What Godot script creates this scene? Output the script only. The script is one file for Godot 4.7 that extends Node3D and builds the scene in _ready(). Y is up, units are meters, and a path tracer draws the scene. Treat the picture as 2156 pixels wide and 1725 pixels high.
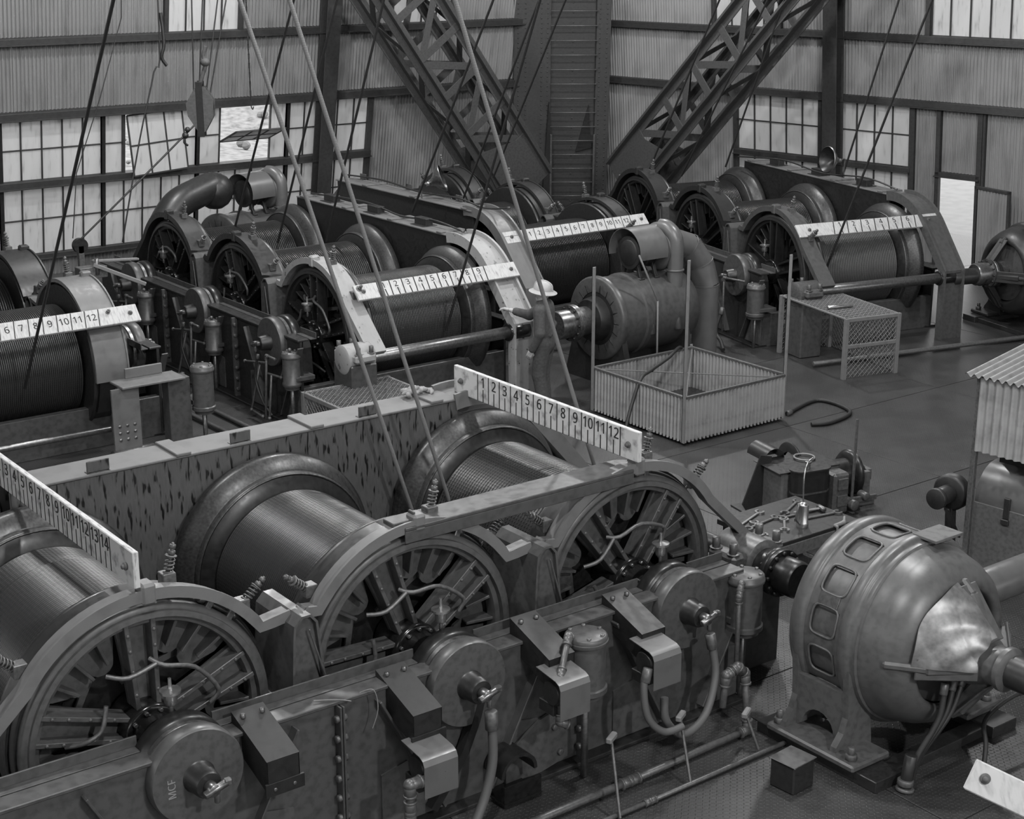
extends Node3D
# A hoist house: three-drum cable hoists on a steel floor inside leaning corrugated walls.
# World axes: +x runs along the row of the nearest hoist, -z runs along its drum shafts, y is up, metres.

var used := {}
var mat := {}
var rng := RandomNumberGenerator.new()
var cache := {}

class MB:
	var v := PackedVector3Array()
	var n := PackedVector3Array()
	var u := PackedVector2Array()
	var t := Transform3D()
	func tri(a: Vector3, b: Vector3, c: Vector3, na: Vector3, nb: Vector3, nc: Vector3, ua := Vector2.ZERO, ub := Vector2.ZERO, uc := Vector2.ZERO) -> void:
		var f := (b - a).cross(c - a)
		if f.length_squared() < 1e-16: return
		if f.dot(na + nb + nc) > 0.0:
			v.append(t * a); v.append(t * c); v.append(t * b)
			n.append((t.basis * na).normalized()); n.append((t.basis * nc).normalized()); n.append((t.basis * nb).normalized())
			u.append(ua); u.append(uc); u.append(ub)
		else:
			v.append(t * a); v.append(t * b); v.append(t * c)
			n.append((t.basis * na).normalized()); n.append((t.basis * nb).normalized()); n.append((t.basis * nc).normalized())
			u.append(ua); u.append(ub); u.append(uc)
	func quad(a: Vector3, b: Vector3, c: Vector3, d: Vector3, m: Vector3) -> void:
		var g := (b - a).cross(d - a)
		if g.length_squared() < 1e-14: g = (c - b).cross(d - b)
		g = g.normalized()
		if g.dot(m) < 0.0: g = -g
		tri(a, b, c, g, g, g); tri(a, c, d, g, g, g)
	# box with chamfered edges, centre c, full size s
	func box(c: Vector3, s: Vector3, ch := 0.006, bs := Basis()) -> MB:
		var keep := t
		t = t * Transform3D(bs, c)
		var h := s * 0.5
		ch = min(ch, min(h.x, min(h.y, h.z)) * 0.8)
		var i := h - Vector3.ONE * ch
		for sx in [-1.0, 1.0]:
			quad(Vector3(sx * h.x, -i.y, -i.z), Vector3(sx * h.x, i.y, -i.z), Vector3(sx * h.x, i.y, i.z), Vector3(sx * h.x, -i.y, i.z), Vector3(sx, 0, 0))
			quad(Vector3(-i.x, sx * h.y, -i.z), Vector3(i.x, sx * h.y, -i.z), Vector3(i.x, sx * h.y, i.z), Vector3(-i.x, sx * h.y, i.z), Vector3(0, sx, 0))
			quad(Vector3(-i.x, -i.y, sx * h.z), Vector3(i.x, -i.y, sx * h.z), Vector3(i.x, i.y, sx * h.z), Vector3(-i.x, i.y, sx * h.z), Vector3(0, 0, sx))
			if ch > 0.0:
				for sy in [-1.0, 1.0]:
					quad(Vector3(sx * h.x, sy * i.y, -i.z), Vector3(sx * i.x, sy * h.y, -i.z), Vector3(sx * i.x, sy * h.y, i.z), Vector3(sx * h.x, sy * i.y, i.z), Vector3(sx, sy, 0))
					quad(Vector3(sx * h.x, -i.y, sy * i.z), Vector3(sx * i.x, -i.y, sy * h.z), Vector3(sx * i.x, i.y, sy * h.z), Vector3(sx * h.x, i.y, sy * i.z), Vector3(sx, 0, sy))
					quad(Vector3(-i.x, sx * h.y, sy * i.z), Vector3(-i.x, sx * i.y, sy * h.z), Vector3(i.x, sx * i.y, sy * h.z), Vector3(i.x, sx * h.y, sy * i.z), Vector3(0, sx, sy))
					for sz in [-1.0, 1.0]:
						var m := Vector3(sx, sy, sz).normalized()
						tri(Vector3(sx * h.x, sy * i.y, sz * i.z), Vector3(sx * i.x, sy * h.y, sz * i.z), Vector3(sx * i.x, sy * i.y, sz * h.z), m, m, m)
		t = keep
		return self
	func bx(a: Vector3, b: Vector3, ch := 0.006) -> MB:
		return box((a + b) * 0.5, (b - a).abs(), ch)
	# bar of section w (across) by h (along up) from p to q
	func bar(p: Vector3, q: Vector3, w: float, h: float, up := Vector3.UP, ch := 0.004) -> MB:
		var z := (q - p).normalized()
		if absf(z.dot(up)) > 0.99: up = Vector3.RIGHT
		var x := up.cross(z).normalized()
		return box((p + q) * 0.5, Vector3(w, h, p.distance_to(q)), ch, Basis(x, z.cross(x), z))
	# surface of revolution about local z; profile of (radius, z)
	func lathe(pr: Array, k := 32, a0 := 0.0, a1 := TAU, us := 1.0, vs := 1.0) -> MB:
		var sn := []
		for i in pr.size() - 1:
			var d: Vector2 = pr[i + 1] - pr[i]
			sn.append(Vector2(d.y, -d.x).normalized())
		# pick the outward side: the profile may run either way
		var sgn := 1.0
		var area := 0.0
		for i in pr.size() - 1: area += (pr[i + 1].y - pr[i].y) * (pr[i].x + pr[i + 1].x)
		if area < 0.0: sgn = -1.0
		for i in pr.size() - 1:
			var p: Vector2 = pr[i]
			var q: Vector2 = pr[i + 1]
			if p.is_equal_approx(q): continue
			var m: Vector2 = sn[i]
			var mp := m
			var mq := m
			if i > 0 and sn[i - 1].dot(m) > 0.6: mp = (sn[i - 1] + m).normalized()
			if i < sn.size() - 1 and sn[i + 1].dot(m) > 0.6: mq = (sn[i + 1] + m).normalized()
			mp *= sgn; mq *= sgn
			for j in k:
				var aa := lerpf(a0, a1, float(j) / k)
				var ab := lerpf(a0, a1, float(j + 1) / k)
				var ca := cos(aa); var sa := sin(aa); var cb := cos(ab); var sb := sin(ab)
				var A := Vector3(p.x * ca, p.x * sa, p.y)
				var B := Vector3(q.x * ca, q.x * sa, q.y)
				var Cc := Vector3(q.x * cb, q.x * sb, q.y)
				var D := Vector3(p.x * cb, p.x * sb, p.y)
				var nA := Vector3(mp.x * ca, mp.x * sa, mp.y)
				var nB := Vector3(mq.x * ca, mq.x * sa, mq.y)
				var nC := Vector3(mq.x * cb, mq.x * sb, mq.y)
				var nD := Vector3(mp.x * cb, mp.x * sb, mp.y)
				var uA := Vector2(aa * us, p.y * vs); var uB := Vector2(aa * us, q.y * vs); var uC := Vector2(ab * us, q.y * vs); var uD := Vector2(ab * us, p.y * vs)
				tri(A, B, Cc, nA, nB, nC, uA, uB, uC)
				tri(A, Cc, D, nA, nC, nD, uA, uC, uD)
		return self
	# lathe placed: origin o, its axis along d
	func turned(o: Vector3, d: Vector3, pr: Array, k := 24) -> MB:
		var keep := t
		var z := d.normalized()
		var x := (Vector3.UP if absf(z.y) < 0.9 else Vector3.RIGHT).cross(z).normalized()
		t = t * Transform3D(Basis(x, z.cross(x), z), o)
		lathe(pr, k)
		t = keep
		return self
	func cyl(p: Vector3, q: Vector3, r: float, k := 20, ch := 0.006) -> MB:
		var l := p.distance_to(q)
		ch = min(ch, min(r * 0.4, l * 0.4))
		return turned(p, q - p, [Vector2(0, 0), Vector2(r - ch, 0), Vector2(r, ch), Vector2(r, l - ch), Vector2(r - ch, l), Vector2(0, l)], k)
	func bolt(p: Vector3, d: Vector3, r := 0.018, h := 0.02) -> MB:
		return turned(p - d * 0.002, d, [Vector2(r, 0), Vector2(r, h * 0.8), Vector2(r * 0.8, h), Vector2(0, h)], 6)
	func rivet(p: Vector3, d: Vector3, r := 0.016) -> MB:
		return turned(p - d * 0.002, d, [Vector2(r, 0), Vector2(r * 0.8, r * 0.45), Vector2(r * 0.4, r * 0.65), Vector2(0, r * 0.7)], 8)
	func ball(c: Vector3, r: float, k := 14) -> MB:
		var pr := []
		for i in 9: pr.append(Vector2(sin(PI * i / 8.0) * r, -cos(PI * i / 8.0) * r))
		return turned(c, Vector3.UP, pr, k)
	func tube(pts: Array, r: float, k := 8, us := 1.0) -> MB:
		var m := pts.size()
		var tg := []
		for i in m:
			var a: Vector3 = pts[max(i - 1, 0)]
			var b: Vector3 = pts[min(i + 1, m - 1)]
			tg.append((b - a).normalized())
		var x: Vector3 = (Vector3.UP if absf(tg[0].y) < 0.9 else Vector3.RIGHT).cross(tg[0]).normalized()
		var rings := []
		var nr := []
		var len := 0.0
		var ls := []
		for i in m:
			x = (x - tg[i] * x.dot(tg[i])).normalized()
			var y: Vector3 = tg[i].cross(x)
			var ring := PackedVector3Array()
			var nn := PackedVector3Array()
			for j in k + 1:
				var a := TAU * j / k
				var d := x * cos(a) + y * sin(a)
				ring.append(pts[i] + d * r); nn.append(d)
			rings.append(ring); nr.append(nn)
			if i > 0: len += pts[i].distance_to(pts[i - 1])
			ls.append(len * us)
		for i in m - 1:
			for j in k:
				var u0 := float(j) / k; var u1 := float(j + 1) / k
				tri(rings[i][j], rings[i + 1][j], rings[i + 1][j + 1], nr[i][j], nr[i + 1][j], nr[i + 1][j + 1], Vector2(u0, ls[i]), Vector2(u0, ls[i + 1]), Vector2(u1, ls[i + 1]))
				tri(rings[i][j], rings[i + 1][j + 1], rings[i][j + 1], nr[i][j], nr[i + 1][j + 1], nr[i][j + 1], Vector2(u0, ls[i]), Vector2(u1, ls[i + 1]), Vector2(u1, ls[i]))
		for e in [0, m - 1]:
			var d: Vector3 = -tg[0] if e == 0 else tg[m - 1]
			for j in k: tri(pts[e], rings[e][j], rings[e][j + 1], d, d, d)
		return self
	# polygon in local xy pushed out from z0 to z1
	func ext(poly: PackedVector2Array, z0: float, z1: float) -> MB:
		var ix := Geometry2D.triangulate_polygon(poly)
		for i in range(0, ix.size(), 3):
			for s in [[z0, Vector3(0, 0, -1)], [z1, Vector3(0, 0, 1)]]:
				var P := []
				for j in 3: P.append(Vector3(poly[ix[i + j]].x, poly[ix[i + j]].y, s[0]))
				tri(P[0], P[1], P[2], s[1], s[1], s[1])
		var area := 0.0
		for i in poly.size(): area += poly[i].cross(poly[(i + 1) % poly.size()])
		for i in poly.size():
			var a := poly[i]
			var b := poly[(i + 1) % poly.size()]
			var m := Vector2(b.y - a.y, a.x - b.x) * signf(area)
			quad(Vector3(a.x, a.y, z0), Vector3(b.x, b.y, z0), Vector3(b.x, b.y, z1), Vector3(a.x, a.y, z1), Vector3(m.x, m.y, 0))
		return self
	# bent strip: centre line in xy, thickness th, from z0 to z1
	func strip(line: Array, th: float, z0: float, z1: float) -> MB:
		var up := []
		var dn := []
		var sm := []
		var n0 := line.size()
		for i in n0:
			var a: Vector2 = line[max(i - 1, 0)]
			var b: Vector2 = line[min(i + 1, n0 - 1)]
			var d := (b - a).normalized()
			var m := Vector2(-d.y, d.x)
			var bend := 1.0
			if i > 0 and i < n0 - 1: bend = (line[i] - a).normalized().dot((b - line[i]).normalized())
			sm.append(m if bend > 0.9 else Vector2.ZERO)
			up.append(line[i] + m * th * 0.5); dn.append(line[i] - m * th * 0.5)
		for i in n0 - 1:
			var d: Vector2 = (line[i + 1] - line[i]).normalized()
			var m := Vector2(-d.y, d.x)
			var ma: Vector2 = sm[i] if sm[i] != Vector2.ZERO else m
			var mb: Vector2 = sm[i + 1] if sm[i + 1] != Vector2.ZERO else m
			var A := [Vector3(up[i].x, up[i].y, 0), Vector3(up[i + 1].x, up[i + 1].y, 0), Vector3(dn[i + 1].x, dn[i + 1].y, 0), Vector3(dn[i].x, dn[i].y, 0)]
			var Z0 := Vector3(0, 0, z0)
			var Z1 := Vector3(0, 0, z1)
			var na := Vector3(ma.x, ma.y, 0)
			var nb := Vector3(mb.x, mb.y, 0)
			tri(A[0] + Z0, A[1] + Z0, A[1] + Z1, na, nb, nb); tri(A[0] + Z0, A[1] + Z1, A[0] + Z1, na, nb, na)
			tri(A[3] + Z0, A[2] + Z0, A[2] + Z1, -na, -nb, -nb); tri(A[3] + Z0, A[2] + Z1, A[3] + Z1, -na, -nb, -na)
			quad(A[0] + Z1, A[1] + Z1, A[2] + Z1, A[3] + Z1, Vector3(0, 0, 1))
			quad(A[0] + Z0, A[1] + Z0, A[2] + Z0, A[3] + Z0, Vector3(0, 0, -1))
			if i == 0: quad(A[0] + Z0, A[0] + Z1, A[3] + Z1, A[3] + Z0, Vector3(-d.x, -d.y, 0))
			if i == n0 - 2: quad(A[1] + Z0, A[1] + Z1, A[2] + Z1, A[2] + Z0, Vector3(d.x, d.y, 0))
		return self
	func spring(p: Vector3, d: Vector3, l: float, r: float, turns := 6, wr := 0.008) -> MB:
		var z := d.normalized()
		var x := (Vector3.RIGHT if absf(z.x) < 0.9 else Vector3.UP).cross(z).normalized()
		var y := z.cross(x)
		var pts := []
		for i in turns * 10 + 1:
			var a := TAU * i / 10.0
			pts.append(p + x * cos(a) * r + y * sin(a) * r + z * l * i / (turns * 10.0))
		return tube(pts, wr, 5)
	func mesh() -> ArrayMesh:
		var a := []
		a.resize(Mesh.ARRAY_MAX)
		a[Mesh.ARRAY_VERTEX] = v
		a[Mesh.ARRAY_NORMAL] = n
		a[Mesh.ARRAY_TEX_UV] = u
		var m := ArrayMesh.new()
		m.add_surface_from_arrays(Mesh.PRIMITIVE_TRIANGLES, a)
		return m

func V(x: float, y: float, z: float) -> Vector3: return Vector3(x, y, z)

func arc(c: Vector2, r: float, a0: float, a1: float, k := 12) -> Array:
	var o := []
	for i in k + 1:
		var a := deg_to_rad(lerpf(a0, a1, float(i) / k))
		o.append(c + Vector2(cos(a), sin(a)) * r)
	return o

func curve(pts: Array, k := 6) -> Array:   # smooth line through the points
	var c := Curve3D.new()
	for i in pts.size():
		var a: Vector3 = pts[max(i - 1, 0)]
		var b: Vector3 = pts[min(i + 1, pts.size() - 1)]
		var h := (b - a) / 6.0
		c.add_point(pts[i], -h, h)
	var o := []
	for i in pts.size() - 1:
		for j in k: o.append(c.sample(i, float(j) / k))
	o.append(pts[-1])
	return o

func numbered(s: String) -> String:
	if not used.has(s):
		used[s] = 0
		return s
	used[s] += 1
	return "%s_%03d" % [s, used[s]]

func tag(o: Node3D, label: String, category: String, group := "") -> Node3D:
	o.set_meta("label", label)
	o.set_meta("category", category)
	if group: o.set_meta("group", group)
	return o

func thing(called: String, label: String, category: String, T := Transform3D(), group := "") -> Node3D:
	var o := Node3D.new()
	o.name = numbered(called)
	add_child(o)
	o.transform = T
	return tag(o, label, category, group)

func part(called: String, m, material: Material, parent: Node3D, at := Transform3D()) -> MeshInstance3D:
	var o := MeshInstance3D.new()
	o.name = called
	o.mesh = m.mesh() if m is MB else m
	o.material_override = material
	o.transform = at
	o.cast_shadow = GeometryInstance3D.SHADOW_CASTING_SETTING_ON
	parent.add_child(o, true)
	return o

func struct(called: String, T := Transform3D()) -> Node3D:
	var o := Node3D.new()
	o.name = numbered(called)
	add_child(o)
	o.transform = T
	o.set_meta("kind", "structure")
	return o

func dup(o: Node3D, called: String, label: String, T: Transform3D) -> Node3D:
	var r: Node3D = o.duplicate()
	r.name = numbered(called)
	add_child(r)
	r.transform = T
	r.set_meta("label", label)
	return r

func yaw(deg: float, at: Vector3) -> Transform3D:
	return Transform3D(Basis(Vector3.UP, deg_to_rad(deg)), at)

# ---------------------------------------------------------------- materials
func noise_tex(seedn: int, freq: float, oct := 4, ramp := [], typ := FastNoiseLite.TYPE_SIMPLEX_SMOOTH, size := 512) -> Texture2D:
	var f := FastNoiseLite.new()
	f.seed = seedn; f.frequency = freq; f.fractal_octaves = oct; f.noise_type = typ
	var tx := NoiseTexture2D.new()
	tx.width = size; tx.height = size; tx.seamless = true; tx.noise = f
	if ramp:
		var g := Gradient.new()
		g.offsets = PackedFloat32Array(ramp.map(func(p): return p[0]))
		g.colors = PackedColorArray(ramp.map(func(p): return Color(p[1], p[1], p[1])))
		tx.color_ramp = g
	return tx

func grey(x: float) -> Color: return Color(x, x, x)

func m_(called: String, x: float, rough: float, metal := 0.0, tx: Texture2D = null, sc := 1.0, local := false) -> StandardMaterial3D:
	var m := StandardMaterial3D.new()
	m.resource_name = called
	m.albedo_color = grey(x)
	m.roughness = rough
	m.metallic = metal
	m.metallic_specular = 0.5
	if tx:
		m.albedo_texture = tx
		m.uv1_triplanar = true
		m.uv1_world_triplanar = not local
		m.uv1_scale = Vector3(sc, sc, sc)
	mat[called] = m
	return m

func make_materials() -> void:
	var grime := noise_tex(3, 0.014, 6, [[0.0, 0.76], [0.3, 0.88], [0.55, 0.98], [1.0, 1.0]], FastNoiseLite.TYPE_SIMPLEX_SMOOTH, 1024)
	var mild := noise_tex(5, 0.008, 4, [[0.0, 0.88], [0.5, 0.98], [1.0, 1.0]])
	var streak := noise_tex(7, 0.01, 4, [[0.0, 0.72], [0.3, 0.92], [0.5, 1.0], [1.0, 1.0]])
	var drips := noise_tex(11, 0.02, 3, [[0.0, 0.12], [0.21, 0.2], [0.28, 0.85], [0.5, 1.0], [1.0, 0.9]])
	var chips := noise_tex(13, 0.02, 4, [[0.0, 0.25], [0.14, 0.35], [0.17, 0.95], [0.5, 1.0], [1.0, 0.93]])
	var rubbed := noise_tex(17, 0.02, 5, [[0.0, 0.65], [0.5, 0.85], [1.0, 1.0]])
	var lathed := noise_tex(19, 0.05, 3, [[0.0, 0.5], [0.5, 0.8], [1.0, 1.0]])
	m_("paint", 0.29, 0.42, 0.0, grime, 0.9)          # grey machinery enamel
	m_("frame", 0.27, 0.42, 0.0, grime, 0.7)
	m_("arch", 0.38, 0.5, 0.0, mild, 1.1)
	m_("pale", 0.55, 0.55, 0.0, chips, 0.7)          # pale guard arms, chipped
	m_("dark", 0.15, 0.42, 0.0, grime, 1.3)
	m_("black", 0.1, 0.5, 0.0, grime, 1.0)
	m_("oily", 0.12, 0.2, 0.0, rubbed, 1.5)
	m_("steel", 0.55, 0.34, 0.85, rubbed, 2.0)       # worn bright steel
	m_("bright", 0.72, 0.25, 0.9, mild, 3.0)
	m_("flange", 0.3, 0.4, 0.45, lathed, 1.2)
	m_("drumdark", 0.2, 0.35, 0.4, rubbed, 1.5)
	m_("beam", 0.29, 0.45, 0.0, drips, 0.8).uv1_scale = Vector3(1.7, 0.33, 1.7)
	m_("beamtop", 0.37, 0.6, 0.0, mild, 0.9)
	m_("motor", 0.32, 0.38, 0.0, grime, 0.8)
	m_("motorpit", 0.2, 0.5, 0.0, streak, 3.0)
	m_("tin", 0.55, 0.42, 0.6, rubbed, 1.6)
	m_("duct", 0.36, 0.36, 0.15, mild, 0.8)
	m_("board", 0.68, 0.7, 0.0, noise_tex(23, 0.02, 4, [[0.0, 0.6], [0.3, 0.88], [0.5, 1.0], [1.0, 1.0]]), 1.4).uv1_scale = Vector3(3, 0.7, 0.7)
	m_("ink", 0.1, 0.8)
	m_("corr", 0.54, 0.5, 0.2, streak, 0.6).uv1_scale = Vector3(0.7, 0.12, 0.7)
	m_("corrpale", 0.6, 0.5, 0.3, noise_tex(29, 0.012, 4, [[0.0, 0.72], [0.35, 0.95], [0.6, 1.0], [1.0, 1.0]]), 0.6)
	m_("girt", 0.2, 0.6, 0.0, grime, 0.7)
	m_("rust", 0.32, 0.7, 0.0, grime, 1.2)
	m_("truss", 0.22, 0.65, 0.0, grime, 1.1)
	m_("hose", 0.3, 0.6)
	m_("rubber", 0.11, 0.6)
	m_("pipe", 0.4, 0.4, 0.3, rubbed, 2.0)
	m_("wire", 0.46, 0.5, 0.2)
	m_("bar", 0.44, 0.55, 0.1, mild, 2.0)
	m_("cloth", 0.29, 0.9, 0.0, noise_tex(31, 0.01, 3, [[0.0, 0.75], [1.0, 1.0]]), 4.0)
	m_("skin", 0.6, 0.6)
	m_("hat", 0.6, 0.5)
	m_("rag", 0.5, 0.95)
	m_("wood", 0.5, 0.7, 0.0, streak, 1.5).uv1_scale = Vector3(4, 4, 0.6)
	m_("leather", 0.12, 0.6)
	m_("ground", 0.55, 0.95, 0.0, noise_tex(37, 0.02, 5, [[0.0, 0.5], [0.4, 0.8], [1.0, 1.0]]), 0.12)
	m_("scrub", 0.42, 0.95)
	m_("cone", 0.75, 0.8)
	m_("plank", 0.34, 0.75, 0.0, streak, 1.5)
	# oil film: patches of lower roughness on the painted steel
	var film := noise_tex(47, 0.02, 5, [[0.0, 0.6], [0.35, 0.78], [0.6, 0.95], [1.0, 1.0]])
	for n in ["paint", "frame", "dark", "black", "beam", "arch", "drumdark", "flange", "rust", "duct"]:
		mat[n].roughness = minf(1.0, mat[n].roughness * 1.12)
		mat[n].roughness_texture = film
	# dirty window glass: thin, milky, lets daylight through
	var gl := m_("glass", 0.8, 0.6, 0.0, noise_tex(41, 0.012, 4, [[0.0, 0.72], [0.2, 0.92], [0.38, 0.99], [1.0, 1.0]]), 1.0)
	gl.uv1_scale = Vector3(1.3, 0.22, 1.3)
	gl.backlight_enabled = true
	gl.backlight = grey(0.86)
	# steel checker plate
	var im := Image.create(128, 128, false, Image.FORMAT_L8)
	im.fill(grey(0.3))
	for i in 4:
		for j in 4:
			var c := Vector2(i * 32 + 16, j * 32 + 16)
			var d := Vector2(1, 1).normalized() if (i + j) % 2 == 0 else Vector2(1, -1).normalized()
			for y in 32:
				for x in 32:
					var p := Vector2(i * 32 + x, j * 32 + y) - c
					var a := p.dot(d) / 13.0
					var b := p.dot(d.orthogonal()) / 4.5
					var h := 1.0 - a * a - b * b
					if h > 0.0: im.set_pixel(i * 32 + x, j * 32 + y, grey(minf(1.0, 0.3 + h * 1.2)))
	var nm: Image = im.duplicate()
	nm.convert(Image.FORMAT_RGBA8)
	nm.bump_map_to_normal_map(3.0)
	# the same lozenges sixteen times over, with scuffs, for one large sheet
	var wide := Image.create(1024, 1024, false, Image.FORMAT_RGB8)
	var small: Image = im.duplicate()
	small.resize(64, 64, Image.INTERPOLATE_LANCZOS)
	var flat := Image.create(1024, 1024, false, Image.FORMAT_RGBA8)
	var tile: Image = small.duplicate()
	tile.convert(Image.FORMAT_RGBA8)
	for i in 16:
		for j in 16: flat.blit_rect(tile, Rect2i(0, 0, 64, 64), Vector2i(i * 64, j * 64))
	var sn := FastNoiseLite.new()
	sn.seed = 53; sn.frequency = 0.006; sn.fractal_octaves = 5
	var scuff := sn.get_seamless_image(512, 512)
	for y in 512:
		for x in 512:
			var k := 0.9 + 0.17 * smoothstep(0.2, 0.8, scuff.get_pixel(x, y).r)
			for d in [[0, 0], [1, 0], [0, 1], [1, 1]]:
				var q: float = flat.get_pixel(x * 2 + d[0], y * 2 + d[1]).r
				wide.set_pixel(x * 2 + d[0], y * 2 + d[1], grey(minf(1.0, k * (0.68 + 0.24 * q))))
	var wn: Image = flat.duplicate()
	wn.bump_map_to_normal_map(2.5)
	var fl := m_("floor", 0.33, 0.42, 0.0, noise_tex(43, 0.01, 5, [[0.0, 0.45], [0.4, 0.8], [0.65, 1.0], [1.0, 1.0]]), 0.35)
	fl.detail_enabled = true
	fl.detail_normal = ImageTexture.create_from_image(nm)
	fl.normal_enabled = true
	fl.normal_texture = ImageTexture.create_from_image(nm)
	fl.uv1_scale = Vector3(0.35, 0.35, 0.35)
	fl.detail_enabled = false
	fl.normal_enabled = false
	var chk := m_("checker", 0.265, 0.42, 0.0, ImageTexture.create_from_image(wide), 0.42)
	chk.normal_enabled = true
	chk.normal_texture = ImageTexture.create_from_image(wn)
	chk.normal_scale = 0.8
	# wire rope: strands laid slantwise round each turn (uses the mesh's own coordinates)
	var ri := Image.create(64, 64, false, Image.FORMAT_RGB8)
	for y in 64:
		for x in 64:
			var ph := fposmod((x + y) / 16.0, 1.0)
			var h := sin(ph * PI)
			ri.set_pixel(x, y, grey(0.04 + 0.96 * pow(h, 1.4)))
	var rs := Image.create(64, 64, false, Image.FORMAT_RGB8)
	for y in 64:
		for x in 64: rs.set_pixel(x, y, grey(0.6 + 0.4 * absf(sin(fposmod((x + y) / 16.0, 1.0) * PI))))
	for w in [["rope", 0.37, 0.34, 0.5], ["ropedark", 0.25, 0.32, 0.5], ["ropepale", 0.52, 0.5, 0.3], ["ropemid", 0.34, 0.45, 0.3]]:
		var r := m_(w[0], w[1], w[2], w[3])
		r.albedo_texture = ImageTexture.create_from_image(rs if w[0] in ["ropepale", "ropemid"] else ri)

# ---------------------------------------------------------------- hoist pieces (own axes: x along the row, wheel face towards +z, drum towards -z)
const HUB := 1.08
const ZB := -2.35    # face of the back beam

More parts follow.
